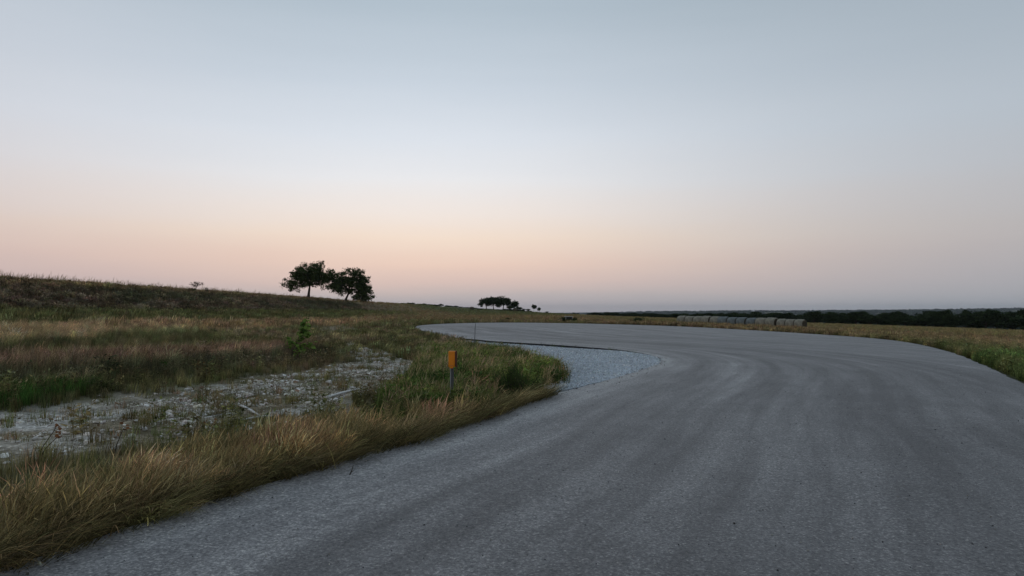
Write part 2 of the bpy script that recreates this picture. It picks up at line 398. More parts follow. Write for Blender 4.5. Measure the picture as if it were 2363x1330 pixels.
# ------------------------------------------------------------------ land cover
WASH = chaikin([(-14, 4.0), (-8.5, 7.2), (-6.4, 9.0), (-5.4, 10.8), (-4.9, 13.0), (-4.2, 16), (-3.6, 19), (-4.2, 23), (-6.2, 29), (-8.2, 34)], 2)
WASHW_Y = [4, 9, 13, 17, 20, 24, 30, 34]; WASHW = [2.6, 2.4, 2.6, 2.3, 1.6, 0.9, 0.7, 0.4]
WASH2 = chaikin([(-9.5, 38), (-11.5, 44), (-14, 52), (-14.5, 64), (-12.5, 80)], 2)
WEEDS = np.array([(-1.35, 9.0), (-0.5, 10.6), (0.35, 13.2), (1.0, 14.6), (1.35, 16.6), (1.15, 19.0), (0.3, 23), (-0.7, 27), (-2.4, 30), (-3.6, 27), (-2.6, 20), (-2.3, 15), (-2.1, 11)])
def wash_amount(P):
    wob = 1.7 * (fbm(P[:, 0] * 0.9, P[:, 1] * 0.9, 11) - 0.5)
    d, _ = pdist(P, WASH); wd = np.interp(P[:, 1], WASHW_Y, WASHW)
    a = 1 - sstep(0.55, 1.15, (d + wob * 0.9) / wd)
    d2, _ = pdist(P, WASH2); b = 0.9 * (1 - sstep(0.25, 1.25, (d2 + 2.6 * wob) / 2.6)) * sstep(0.35, 0.55, fbm(P[:, 0] * 0.8, P[:, 1] * 0.25, 13))
    return np.maximum(a, b)
def blend(c, m, k): return c * (1 - m[:, None]) + np.array(k)[None] * m[:, None]
REDLINE = np.array([(-16.0, 8.5), (-12.2, 14.5), (-10.2, 19.5), (-8.6, 26.0)])
C_RED = (0.225, 0.150, 0.100); C_GOLD = (0.40, 0.27, 0.135); C_OLIVE = (0.150, 0.142, 0.066); C_DARK = (0.100, 0.094, 0.058)
C_GREEN = (0.080, 0.135, 0.032); C_TAN = (0.205, 0.150, 0.082); C_BROWN = (0.32, 0.225, 0.13)
def cover_tint(P):              # what grows there
    x, y = P[:, 0], P[:, 1]
    nz = fbm(x * 0.25, y * 0.12, 21) - 0.5; n2 = fbm(x * 0.9, y * 0.5, 23) - 0.5
    b = -x + 2.6 * nz + 1.6 * n2
    c = np.tile(np.array(C_OLIVE), (len(P), 1))
    c = blend(c, sstep(0.45, 0.65, fbm(x * 0.35, y * 0.3, 25)), (0.21, 0.165, 0.095))
    c = blend(c, sstep(13.6, 15, b) * (1 - sstep(15.6, 17, b)), (0.150, 0.145, 0.070))
    c = blend(c, sstep(15.4, 16.6, b) * (1 - sstep(20.2, 21.6, b)), C_BROWN)
    c = blend(c, sstep(20.5, 22, b) * (1 - sstep(29, 30.5, b)), (0.142, 0.138, 0.062))
    rd, _ = pdist(P, REDLINE); rd = rd + 1.3 * n2 + 0.8 * nz
    c = blend(c, (1 - sstep(0.9, 1.9, rd)) * (1 - sstep(26, 29, y)), C_RED)
    dk_, _ = pdist(P, REDLINE + np.array((2.0, -0.7))); c = blend(c, 0.8 * (1 - sstep(0.5, 1.4, dk_ + n2)) * (1 - sstep(0.3, 1.0, 1.4 - rd)), C_DARK)
    c = blend(c, sstep(29.5, 31, -x) * (1 - sstep(34.8, 36.5, -x)), (0.118, 0.108, 0.068))
    c = blend(c, 0.7 * sstep(29.5, 31, -x) * sstep(0.52, 0.66, fbm(x * 0.2, y * 0.06, 27)), (0.20, 0.145, 0.10))
    c = blend(c, sstep(34.5, 36.5, -x), (0.25, 0.185, 0.105))
    d1, _ = pdist(P, WASH)
    far = sstep(85, 105, y + 0.12 * x)
    fc = np.tile(np.array((0.175, 0.150, 0.070)), (len(P), 1))
    fc = blend(fc, sstep(0.46, 0.60, fbm(x * 0.02, y * 0.012, 31)), (0.215, 0.160, 0.088))
    fc = blend(fc, sstep(210, 290, y) * sstep(-40, 10, 30 - x), (0.120, 0.125, 0.058))
    fieldR = sstep(14, 30, x) * sstep(20, 60, y + x)
    fc = blend(fc, fieldR * sstep(60, 90, x + 0.2 * y), (0.215, 0.178, 0.088))
    m = np.maximum(far * (1 - sstep(18, 26, -x) * (1 - sstep(140, 220, y))), sstep(9, 13, x))
    c = c * (1 - m[:, None]) + fc * m[:, None]
    c = c * np.exp(1.5 * (fbm(x * 1.0, y * 0.7, 35, 2) - 0.5) * (1 - sstep(60, 120, y)))[:, None] * 1.12
    # green verge right of the road
    sdr = sstep(9, 14, x) * (1 - sstep(40, 80, y)) * sstep(2, 8, y)
    gr = sdr * (1 - sstep(14, 30, x - 0.1 * y))
    c = blend(c, gr * (0.45 + 0.55 * sstep(0.4, 0.6, fbm(x * 0.5, y * 0.35, 37))), (0.118, 0.160, 0.055))
    return c

# ------------------------------------------------------------------ the ground sheet, to the horizon
def sinh_axis(lo, hi, c, s, n):
    t = np.linspace(math.asinh((lo - c) / s), math.asinh((hi - c) / s), n); return c + s * np.sinh(t)
gx = sinh_axis(-16000, 16000, -2, 6, 430); gy = sinh_axis(-60, 16000, 12, 6, 330)
GX, GY = np.meshgrid(gx, gy); P = np.column_stack([GX.ravel(), GY.ravel()])
gz = Z(P[:, 0], P[:, 1]); wa = wash_amount(P)
sd = np.full(len(P), 50.0); nearm = (np.abs(P[:, 0]) < 80) & (P[:, 1] > -20) & (P[:, 1] < 160); sd[nearm] = road_sd(P[nearm])
gz = gz - 0.05 * wa - 0.10 * (1 - sstep(-1.6, -0.5, sd))
gmask = np.zeros(len(P), bool); nm2 = (np.abs(P[:, 0]) < 12) & (P[:, 1] > 10) & (P[:, 1] < 42); gmask[nm2] = inside(P[nm2], GRAVEL) ; gdist = np.full(len(P), 9.0); gdist[nm2] = pdist(P[nm2], np.vstack([GRAVEL, GRAVEL[:1]]))[0]
gz = gz - np.where(gmask, 0.10, 0.10 * (1 - sstep(0.1, 0.5, gdist)))
nx, ny = len(gx), len(gy)
idx = np.arange(nx * ny).reshape(ny, nx)
Fg = np.stack([idx[:-1, :-1], idx[:-1, 1:], idx[1:, 1:], idx[1:, :-1]], -1).reshape(-1, 4)
gm = bpy.data.meshes.new('ground'); gm.vertices.add(nx * ny); gm.vertices.foreach_set('co', np.column_stack([P, gz]).astype(np.float32).ravel())
gm.loops.add(Fg.size); gm.loops.foreach_set('vertex_index', Fg.ravel().astype(np.int32))
gm.polygons.add(len(Fg)); gm.polygons.foreach_set('loop_start', np.arange(0, Fg.size, 4, dtype=np.int32)); gm.polygons.foreach_set('use_smooth', np.ones(len(Fg), bool))
gm.materials.append(M_GROUND); gm.update(calc_edges=True); gm.validate()
cov = cover_tint(P); rr = np.hypot(P[:, 0], P[:, 1])
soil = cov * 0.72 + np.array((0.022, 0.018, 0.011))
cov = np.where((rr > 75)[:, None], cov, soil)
bare_c = np.tile(np.array((0.55, 0.50, 0.425)), (len(P), 1))
bare_c = blend(bare_c, sstep(0.52, 0.66, fbm(P[:, 0] * 0.9, P[:, 1] * 0.9, 64)), (0.77, 0.74, 0.69))
bare_c = blend(bare_c, 0.8 * sstep(0.50, 0.66, fbm(P[:, 0] * 0.7, P[:, 1] * 0.7, 65)), (0.31, 0.255, 0.165))
bare_c = blend(bare_c, 0.7 * sstep(0.54, 0.68, fbm(P[:, 0] * 1.1, P[:, 1] * 1.1, 66)), (0.21, 0.20, 0.11))
bare_c = blend(bare_c, sstep(32, 40, P[:, 1]), (0.40, 0.325, 0.225))
cov = cov * (1 - wa[:, None]) + bare_c * wa[:, None]
shoulder = (1 - sstep(0.0, 1.2, sd)) * (P[:, 0] > -6) * 0.5
cov = cov * (1 - shoulder[:, None]) + np.array((0.14, 0.13, 0.11)) * shoulder[:, None]
pale = sstep(-16, -11, P[:, 0]) * (1 - sstep(4, 12, P[:, 0])) * (1 - sstep(0.5, 5, sd)) * sstep(75, 82, P[:, 1]) * 0.6
cov = cov * (1 - pale[:, None]) + np.array((0.36, 0.34, 0.29)) * pale[:, None]
hillc = np.array((0.028, 0.040, 0.024)) ; fm = sstep(430, 700, rr)
patches = sstep(0.52, 0.60, fbm(P[:, 0] / 420, P[:, 1] / 900, 61)) * sstep(1500, 3000, rr)
fc = hillc * (1 - patches[:, None]) + np.array((0.13, 0.125, 0.075)) * patches[:, None]
cov = cov * (1 - fm[:, None]) + fc * fm[:, None]
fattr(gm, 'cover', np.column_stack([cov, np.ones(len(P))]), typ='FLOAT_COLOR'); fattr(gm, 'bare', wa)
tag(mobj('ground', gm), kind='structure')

# ------------------------------------------------------------------ plant templates (kept out of the scene, instanced as stuff)
def blade_clump(name, n, h0, h1, lean0, lean1, width, spread, seg=5, az_sigma=0.7, head=0.0, leaf=0.0, seed=0, a0=0.0):
    g = np.random.default_rng(seed); V = []; Fc = []; H = []; Rn = []
    for i in range(n):
        r = spread * math.sqrt(g.random()); t = g.random() * 6.283
        p = np.array([r * math.cos(t), r * math.sin(t), -0.02]); az = g.normal(0, az_sigma); h = g.uniform(h0, h1); a1 = g.uniform(lean0, lean1)
        d = np.array([math.cos(az), math.sin(az), 0]); tw = g.uniform(0, math.pi); s = np.array([-math.sin(az + tw * 0.5), math.cos(az + tw * 0.5), 0])
        rn = g.random(); o = len(V); ds = h / seg
        for k in range(seg + 1):
            u = k / seg
            wv = width * (1 - 0.8 * u)
            if head > 0: wv = width * 0.5 if u < 0.72 else (head * (1.0 if k < seg else 0.25))
            V.append(p - s * wv * 0.5); V.append(p + s * wv * 0.5); H += [u, u]; Rn += [rn, rn]
            a = a0 + (a1 - a0) * (u ** 1.3); p = p + ds * (math.sin(a) * d + math.cos(a) * np.array([0, 0, 1]))
        for k in range(seg): Fc.append((o + 2 * k, o + 2 * k + 1, o + 2 * k + 3, o + 2 * k + 2))
        if leaf > 0:
            for q in range(3):
                u = g.uniform(0.25, 0.95); k = int(u * seg); b = (np.array(V[o + 2 * k]) + np.array(V[o + 2 * k + 1])) / 2
                aa = g.random() * 6.283; dv = np.array([math.cos(aa), math.sin(aa), g.uniform(-0.2, 0.7)]) * leaf * g.uniform(0.6, 1.4); sv = np.array([-math.sin(aa), math.cos(aa), g.uniform(-.3, .3)]) * leaf * 0.28
                oo = len(V); V += [b, b + dv * 0.5 + sv, b + dv, b + dv * 0.5 - sv]; H += [u] * 4; Rn += [g.random()] * 4; Fc.append((oo, oo + 1, oo + 2, oo + 3))
    me = mesh_np(name, V, Fc, M_GRASS); fattr(me, 'hgt', H); fattr(me, 'rnd', Rn); return me
def stone_mesh(name, seed, sub=1, mat=None, sq=(1, 1, 0.6)):
    g = np.random.default_rng(seed); bm = bmesh.new(); bmesh.ops.create_icosphere(bm, subdivisions=sub, radius=1.0)
    pl = g.normal(size=(9, 3)); pl /= np.linalg.norm(pl, axis=1)[:, None]; dist = g.uniform(0.62, 0.92, 9)
    for v in bm.verts:
        p = np.array(v.co)
        for k in range(9):
            q = p @ pl[k]
            if q > dist[k]: p = p - (q - dist[k]) * pl[k]
        p = p * (1 + g.normal(0, 0.03)) * np.array(sq); v.co = Vector(p)
    me = bpy.data.meshes.new(name); bm.to_mesh(me); bm.free(); me.materials.append(mat or M_STONE); return me

tmpl_sets = {}
def template_set(key, meshes):
    c = bpy.data.collections.new('templates_' + key)
    for i, me in enumerate(meshes): c.objects.link(bpy.data.objects.new('%s_%02d' % (key, i), me))
    tmpl_sets[key] = (c, len(meshes))
template_set('golden', [blade_clump('golden', 46, 0.22, 0.68, 0.3, 1.95, 0.006, 0.13, 7, 1.05, head=0.0085, seed=s) for s in range(5)])
template_set('droop', [blade_clump('droop', 30, 0.22, 0.58, 1.4, 2.2, 0.008, 0.12, 7, 0.8, seed=20 + s, a0=0.75) for s in range(4)])
template_set('blades', [blade_clump('blades', 34, 0.16, 0.40, 0.2, 1.0, 0.010, 0.13, 4, 1.6, seed=40 + s) for s in range(4)])
template_set('weed', [blade_clump('weed', 16, 0.25, 0.60, 0.1, 0.6, 0.008, 0.14, 4, 1.8, leaf=0.085, seed=60 + s) for s in range(5)])
template_set('short', [blade_clump('short', 30, 0.06, 0.20, 0.2, 1.2, 0.010, 0.16, 3, 2.0, seed=80 + s) for s in range(4)])
template_set('feather', [blade_clump('feather', 46, 0.35, 0.75, 0.15, 0.75, 0.006, 0.16, 5, 2.5, leaf=0.035, seed=100 + s) for s in range(3)])
template_set('coarse', [blade_clump('coarse', 26, 0.22, 0.55, 0.15, 0.9, 0.022, 0.30, 4, 0.9, head=0.030, seed=120 + s) for s in range(4)])
template_set('coarseweed', [blade_clump('coarseweed', 18, 0.2, 0.50, 0.1, 0.8, 0.020, 0.28, 3, 2.0, leaf=0.14, seed=140 + s) for s in range(4)])
template_set('stalk', [blade_clump('stalk', 5, 0.5, 1.0, 0.1, 0.7, 0.010, 0.20, 5, 0.7, head=0.022, seed=160 + s) for s in range(4)])
template_set('stone', [stone_mesh('stone', 200 + s, 1) for s in range(6)])

def scatter(name, key, P, rot, scl, tint, label, cat, z_off=0.0, lift=None):
    n = len(P)
    if n == 0: return
    z = Z(P[:, 0], P[:, 1]) + z_off if lift is None else lift
    me = bpy.data.meshes.new(name); me.vertices.add(n); me.vertices.foreach_set('co', np.column_stack([P, z]).astype(np.float32).ravel())
    fattr(me, 'rot', rot, typ='FLOAT_VECTOR'); fattr(me, 'scl', np.asarray(scl) if np.ndim(scl) == 2 else np.repeat(np.asarray(scl)[:, None], 3, 1), typ='FLOAT_VECTOR'); fattr(me, 'tint', tint, typ='FLOAT_VECTOR')
    coll, cnt = tmpl_sets[key]
    a = me.attributes.new('pick', 'INT', 'POINT'); a.data.foreach_set('value', rng.integers(0, cnt, n).astype(np.int32))
    ng = bpy.data.node_groups.new('scatter_' + name, 'GeometryNodeTree')
    ng.interface.new_socket('Geometry', in_out='INPUT', socket_type='NodeSocketGeometry'); ng.interface.new_socket('Geometry', in_out='OUTPUT', socket_type='NodeSocketGeometry')
    N = ng.nodes; gi = N.new('NodeGroupInput'); go = N.new('NodeGroupOutput'); iop = N.new('GeometryNodeInstanceOnPoints'); ci = N.new('GeometryNodeCollectionInfo')
    ci.inputs['Collection'].default_value = coll; ci.inputs['Separate Children'].default_value = True; ci.inputs['Reset Children'].default_value = True
    def na(nm, ty): q = N.new('GeometryNodeInputNamedAttribute'); q.data_type = ty; q.inputs['Name'].default_value = nm; return q.outputs[0]
    Lk = ng.links
    Lk.new(gi.outputs[0], iop.inputs['Points']); Lk.new(ci.outputs[0], iop.inputs['Instance']); iop.inputs['Pick Instance'].default_value = True
    Lk.new(na('pick', 'INT'), iop.inputs['Instance Index']); Lk.new(na('rot', 'FLOAT_VECTOR'), iop.inputs['Rotation']); Lk.new(na('scl', 'FLOAT_VECTOR'), iop.inputs['Scale'])
    Lk.new(iop.outputs[0], go.inputs[0])
    o = mobj(name, me); md = o.modifiers.new('scatter', 'NODES'); md.node_group = ng
    tag(o, label, cat, kind='stuff'); return o
def zrot(n, sigma=None, mean=0.0):
    rz = rng.normal(mean, sigma, n) if sigma else rng.uniform(0, 6.283, n)
    return np.column_stack([rng.normal(0, 0.10, n), rng.normal(0, 0.10, n), rz])
def jitter(c, n, a=0.25, hue=0.10):
    c = np.asarray(c) if np.ndim(c) == 2 else np.tile(np.array(c), (n, 1))
    return np.clip(c * np.exp(rng.normal(0, a, (n, 1))) * np.exp(rng.normal(0, hue, (n, 3))), 0, 1)
def sample(x0, x1, y0, y1, dens):
    n = int((x1 - x0) * (y1 - y0) * dens); return np.column_stack([rng.uniform(x0, x1, n), rng.uniform(y0, y1, n)])
def in_view(P, m=2.0): return (np.abs(P[:, 0]) < 0.76 * P[:, 1] + m) & (P[:, 1] > 1.5)

# ---- verge of golden grass along the inner edge of the near road
VL = INNER[INNER[:, 1] < 13.4]
def verge_points(dens, w0, w1, ymax):
    P = sample(-9, 3, 0.5, ymax + 1, dens); P = P[in_view(P)]
    sdv = road_sd(P); w = w1 * (0.8 + 0.5 * fbm(P[:, 0] * 0.8, P[:, 1] * 0.8, 71)); k = (sdv > w0) & (sdv < w) & (P[:, 1] < ymax) & (P[:, 0] < 2)
    return P[k], sdv[k]
roadn = math.atan2(-0.437, 0.9)
P, s = verge_points(210, 0.10, 0.92, 10.5)
fade = rng.random(len(P)) > sstep(6.8, 9.2, P[:, 1]) * 0.8; P = P[fade]; s = s[fade]
gold = jitter((0.47, 0.325, 0.175), len(P), 0.42, 0.09)
gmix = sstep(0.46, 0.62, fbm(P[:, 0] * 1.6, P[:, 1] * 1.3, 73)); gold = gold * (1 - 0.65 * gmix[:, None]) + np.array((0.17, 0.165, 0.07)) * 0.65 * gmix[:, None]
scatter('golden_verge_grass', 'golden', P, zrot(len(P), 0.7, 0.35), (0.36 + 0.52 * fbm(P[:, 0] * 1.5, P[:, 1] * 1.5, 75) + rng.normal(0, 0.09, len(P))) * (0.98 + 0.06 * sstep(5.0, 9.0, P[:, 1])), gold,
        'tall straw coloured dry grass leaning along the road edge', 'grass', -0.01)
P, s = verge_points(150, -0.06, 0.36, 12.8)
scatter('drooping_edge_grass', 'droop', P, zrot(len(P), 0.55, roadn + 0.25), rng.uniform(0.5, 1.25, len(P)), jitter((0.19, 0.155, 0.075), len(P), 0.60, 0.08),
        'dull olive grass blades drooping over the asphalt edge', 'grass', 0.06)
# ---- green weeds behind the verge and round the marker post
P = sample(-10, 3, 3, 31, 60); P = P[in_view(P)]; sdw = road_sd(P)
k1 = inside(P, WEEDS); k2 = (sdw > 0.8) & (sdw < 1.45) & (P[:, 1] < 11) & (P[:, 0] < 0) & (fbm(P[:, 0] * 1.1, P[:, 1] * 1.1, 77) > 0.47) & (rng.random(len(P)) < 0.7)
bq = hit(1195, 935) + np.array((-0.05, 0.5)); fbd = np.hypot(P[:, 0] - bq[0], (P[:, 1] - bq[1] + 0.3) * 0.8)
P = P[(k1 | k2) & (sdw > 0.05) & (fbd > 0.62)]
ty = fbm(P[:, 0] * 0.9, P[:, 1] * 0.6, 79); pk = rng.random(len(P))
A = P[pk < 0.47]; B = P[(pk >= 0.47) & (pk < 0.84)]; Cc = P[pk >= 0.84]
def gtint(Q): return jitter(np.array((0.072, 0.112, 0.032)) + np.array((0.12, 0.118, 0.034)) * sstep(0.35, 0.7, fbm(Q[:, 0] * 1.2, Q[:, 1] * 0.8, 81))[:, None], len(Q), 0.25, 0.10)
def hsc(Q): return np.where(Q[:, 1] < 10.3, 0.55, 1.0) * (0.55 + 0.55 * fbm(Q[:, 0] * 0.8, Q[:, 1] * 0.5, 83) + rng.normal(0, 0.08, len(Q)))
scatter('green_weeds', 'weed', A, zrot(len(A)), hsc(A) * 1.05, gtint(A), 'leafy green weeds crowding round the orange marker post', 'weeds', -0.01)
scatter('green_grass', 'blades', B, zrot(len(B), 1.2), hsc(B) * 1.45, gtint(B), 'rank green grass between the marker post and the gravel', 'grass', -0.01)
scatter('dry_seed_grass', 'golden', Cc, zrot(len(Cc), 0.9, 0.3), hsc(Cc) * 1.0, jitter((0.40, 0.30, 0.17), len(Cc), 0.3, 0.08), 'dry straw coloured seed heads standing in the green weeds', 'grass', -0.01)

# ---- wash: sparse tufts and many stones
P = sample(-16, 0, 3, 36, 30); P = P[in_view(P)]; wv = wash_amount(P); sdw = road_sd(P)
P = P[(wv > 0.35) & (sdw > 1.0) & (rng.random(len(P)) < 0.10 + 0.75 * sstep(0.50, 0.66, fbm(P[:, 0] * 1.4, P[:, 1] * 1.4, 91)))]
scatter('wash_tufts', 'short', P, zrot(len(P)), rng.uniform(0.45, 0.85, len(P)), jitter(np.where((rng.random((len(P), 1)) < 0.5), np.array([(0.14, 0.15, 0.06)]), np.array([(0.26, 0.19, 0.10)])), len(P), 0.25, 0.1),
        'sparse low tufts scattered over the pale stony wash', 'grass', -0.04)
P = sample(-16, 0, 3, 36, 420); P = P[in_view(P)]; wv = wash_amount(P); sdw = road_sd(P)
P = P[(wv > 0.05) & (sdw > 0.8) & (rng.random(len(P)) < (0.10 + 0.90 * sstep(0.42, 0.62, fbm(P[:, 0] * 1.3, P[:, 1] * 1.3, 93))) * np.clip(1.2 - 0.02 * P[:, 1], 0.3, 1))]
n = len(P); sc = np.clip(np.exp(rng.normal(math.log(0.0115), 0.62, n)), 0.004, 0.065)
st = jitter((0.72, 0.685, 0.62), n, 0.36, 0.03); brn = rng.random(n) < 0.12; st[brn] = jitter((0.24, 0.17, 0.11), brn.sum(), 0.2, 0.05)
scatter('wash_stones', 'stone', P, rng.uniform(0, 6.28, (n, 3)) * np.array((0.08, 0.08, 1)), sc[:, None] * rng.uniform(0.7, 1.4, (n, 3)) * np.array((1, 1, 0.8)), st,
        'small pale limestone stones littering the bare wash', 'stones', -0.035)
# ---- gravel stones
P = sample(-3, 6, 12.5, 38, 300); P = P[inside(P, GRAVEL)]; P = P[road_sd(P) > -0.25]; n = len(P)
scatter('gravel_stones', 'stone', P, rng.uniform(0, 6.28, (n, 3)), np.clip(np.exp(rng.normal(math.log(0.011), 0.4, n)), 0.005, 0.035)[:, None] * rng.uniform(0.7, 1.3, (n, 3)),
        jitter((0.56, 0.615, 0.67), n, 0.40, 0.03), 'crushed blue-grey gravel stones on the apron beside the road', 'gravel', lift=Z(P[:, 0], P[:, 1]) + gravel_lift(P[:, 0], P[:, 1]) + 0.004)
# ---- pebbles on the asphalt
P = np.vstack([sample(-4, 12, 3, 18, 26), sample(-3, 22, 18, 45, 2)]); P = P[in_view(P)]; P = P[road_sd(P) < -0.05]; n = len(P)
dk = rng.random((n, 1)) < 0.4
scatter('road_pebbles', 'stone', P, rng.uniform(0, 6.28, (n, 3)), np.clip(np.exp(rng.normal(math.log(0.0042), 0.40, n)), 0.002, 0.011)[:, None] * rng.uniform(0.7, 1.3, (n, 3)),
        jitter(np.where(dk, np.array([(0.07, 0.07, 0.072)]), np.array([(0.33, 0.32, 0.30)])), n, 0.3, 0.03), 'tiny loose pebbles strewn on the asphalt', 'pebbles', ROADLIFT + 0.002)

P = sample(-8, 7, 2, 38, 60); P = P[in_view(P)]; d_ = road_sd(P); dI, _ = pdist(P, INNER); P = P[(dI < 0.5) & (d_ > -0.45) & (rng.random(len(P)) < np.exp(-np.abs(d_) * 5))]; n = len(P)
scatter('edge_grit', 'stone', P, rng.uniform(0, 6.28, (n, 3)), np.clip(np.exp(rng.normal(math.log(0.008), 0.5, n)), 0.003, 0.025)[:, None] * rng.uniform(0.7, 1.3, (n, 3)),
        jitter((0.22, 0.21, 0.19), n, 0.45, 0.04), 'crumbled asphalt and grit along the road edge', 'grit', lift=Z(P[:, 0], P[:, 1]) + np.where(road_sd(P) < 0.05, ROADLIFT + 0.003, 0.01))
# ---- left field, berm and the patch inside the bend
def field(name, key, x0, x1, y0, y1, dens, prob, scl, label, amp=0.28, sig=0.8, tintk=1.0, cat='grass'):
    P = sample(x0, x1, y0, y1, dens); P = P[in_view(P, 3)]
    sdv = road_sd(P); wv = wash_amount(P); gin = inside(P, GRAVEL) | inside(P, WEEDS)
    k = (sdv > 0.25) & (~gin) & (rng.random(len(P)) < prob(P) * (1 - np.where(P[:, 1] > 36, 0.75, 0.97) * sstep(0.2, 0.55, wv)))
    P = P[k]; t = jitter(cover_tint(P) * tintk, len(P), amp, 0.09)
    scatter(name, key, P, zrot(len(P), sig, 0.3), scl(P) * np.exp(rng.normal(0, 0.15, len(P))), t, label, cat, -0.01); return P
def keep_out_verge(P): return np.where((road_sd(P) < 1.3) & (P[:, 1] < 12), 0.0, 1.0)
hn = lambda P: 0.75 + 0.6 * fbm(P[:, 0] * 0.5, P[:, 1] * 0.3, 95)
tall = lambda P: np.where(pdist(P, REDLINE)[0] < 1.8, 1.1, np.where(-P[:, 0] < 8.5, 0.62, 0.72))
field('field_grass', 'blades', -34, 0, 6, 34, 22, lambda P: keep_out_verge(P) * 0.85, lambda P: hn(P) * tall(P), 'mixed olive and brown grass of the near field', sig=1.0)
field('field_seed_grass', 'golden', -30, -8, 8, 36, 16, lambda P: np.maximum((1 - sstep(0.9, 1.9, pdist(P, REDLINE)[0] + 1.3 * (fbm(P[:, 0] * 0.9, P[:, 1] * 0.5, 23) - 0.5))) * (1 - sstep(25, 29, P[:, 1])), np.maximum(0.9 * sstep(15, 16, -P[:, 0]) * (1 - sstep(20.5, 22, -P[:, 0])), 0.10)), lambda P: 0.62 * hn(P),
      'reddish brown seed grass leaning in bands across the field', amp=0.45, sig=0.5, tintk=1.5)
field('field_weeds', 'weed', -14, 0, 8, 34, 7, lambda P: keep_out_verge(P) * (1 - sstep(10, 12, -P[:, 0])) * sstep(0.45, 0.6, fbm(P[:, 0] * 0.7, P[:, 1] * 0.7, 99)), lambda P: 0.75 * hn(P), 'dark low weeds along the edge of the wash', tintk=0.85, cat='weeds')
field('mid_field_grass', 'coarse', -40, -4, 32, 120, 5.0, lambda P: np.clip(1.25 - P[:, 1] / 150, 0.2, 1), lambda P: np.where(-P[:, 0] < 17, 0.45, 0.75) * hn(P), 'brown and olive grass farther out towards the bank', sig=0.6)
field('berm_weeds', 'coarseweed', -44, -28, 20, 150, 4.5, lambda P: sstep(28, 30, -P[:, 0]) * np.clip(1.3 - P[:, 1] / 160, 0.3, 1), lambda P: 1.0 * hn(P), 'dark weeds covering the grassy bank', amp=0.35, cat='weeds')
field('berm_stalks', 'stalk', -48, -34, 30, 170, 2.2, lambda P: np.clip(1.3 - P[:, 1] / 120, 0.12, 1) * sstep(34.5, 36, -P[:, 0]), lambda P: 0.8 * hn(P), 'tall wispy grass stalks along the crest of the bank', amp=0.3, sig=0.6)
field('bend_grass', 'coarse', -12, 0, 24, 62, 8, lambda P: 0.85 + 0 * P[:, 0], lambda P: 0.55 * hn(P), 'olive and russet grass inside the road bend', amp=0.4, sig=1.0, tintk=1.0)
P = sample(-8.5, -7.0, 10.5, 13.5, 55); P = P[(fbm(P[:, 0] * 1.5, P[:, 1] * 1.5, 111) > 0.38)]
P = np.vstack([P + np.array((-0.9, 0.4)), sample(-9.4, -8.6, 17.5, 19, 20)])
scatter('bright_grass_patch', 'blades', P, zrot(len(P)), rng.uniform(0.6, 1.0, len(P)), jitter((0.060, 0.125, 0.030), len(P), 0.2, 0.08), 'small bright green patch of grass at the foot of the field', 'grass', -0.01)
# ---- right verge and far fields
def right_p(P): return (1 - sstep(2.5, 5.5, road_sd(P))) + 0.35
field('right_verge_near_weeds', 'weed', 9, 32, 10, 46, 26, lambda P: np.clip(right_p(P), 0, 1) * (1 - sstep(5, 9, road_sd(P))) * (P[:, 0] > 9), lambda P: (0.5 + 0.6 * fbm(P[:, 0] * .4, P[:, 1] * .4, 121)), 'leafy green weeds along the outer edge of the road', amp=0.35, tintk=1.15, cat='weeds')
field('right_verge_near_grass', 'blades', 9, 40, 10, 60, 22, lambda P: np.clip(right_p(P), 0, 1) * (1 - sstep(9, 14, road_sd(P))) * (P[:, 0] > 9), lambda P: 0.95 * hn(P), 'fine yellow-green grass along the outer edge of the road', amp=0.4, tintk=1.3)
field('right_verge_weeds', 'coarseweed', 10, 60, 40, 112, 7, lambda P: np.clip(right_p(P), 0, 1) * (1 - sstep(7, 12, road_sd(P))) * (P[:, 0] > 9), lambda P: (0.45 + 0.5 * fbm(P[:, 0] * .4, P[:, 1] * .4, 121)) * (1 + P[:, 1] / 200), 'green and yellow weeds along the outer edge of the road', amp=0.35, tintk=1.1, cat='weeds')
field('right_verge_grass', 'coarse', 10, 60, 46, 112, 6, lambda P: np.clip(right_p(P), 0, 1) * (1 - sstep(7, 12, road_sd(P))) * (P[:, 0] > 9), lambda P: 0.6 * hn(P), 'yellowing grass along the outer edge of the road', amp=0.35, tintk=1.35)
field('far_edge_grass', 'coarse', -40, 40, 60, 130, 3.0, lambda P: (road_sd(P) < 6) * 0.9 + 0.12, lambda P: 1.0 * hn(P), 'dry grass beyond the far edge of the road', amp=0.3, tintk=1.1)
field('hay_field_stubble', 'coarse', -60, 150, 25, 330, 0.8, lambda P: ((P[:, 1] > 100) | (P[:, 0] > 24)) * np.where(P[:, 0] * 1.0 + P[:, 1] * 0.46 < 225, 1.0, 0.0) * np.clip(1.2 - P[:, 1] / 400, 0.2, 1), lambda P: np.clip(0.5 + P[:, 1] / 250, 0.5, 1.0), 'low tan stubble of the hay field', amp=0.22, tintk=1.15)
P = sample(-3, 9, 25, 40, 12); d_, _ = pdist(P, INNER); P = P[(d_ < 0.16) & (P[:, 1] < 38) & (rng.random(len(P)) < 0.5)]
P = np.vstack([P, INNER[(INNER[:, 1] < 13.6) & (INNER[:, 1] > 12.6)] + np.array((-0.15, 0.1)), hit(1297, 905)[None], hit(1290, 908)[None], hit(1305, 903)[None]])
scatter('edge_tufts', 'short', P, zrot(len(P)), rng.uniform(0.6, 1.1, len(P)), jitter((0.085, 0.11, 0.045), len(P), 0.25, 0.1), 'small grass tufts growing at the broken asphalt edge', 'grass', 0.0)

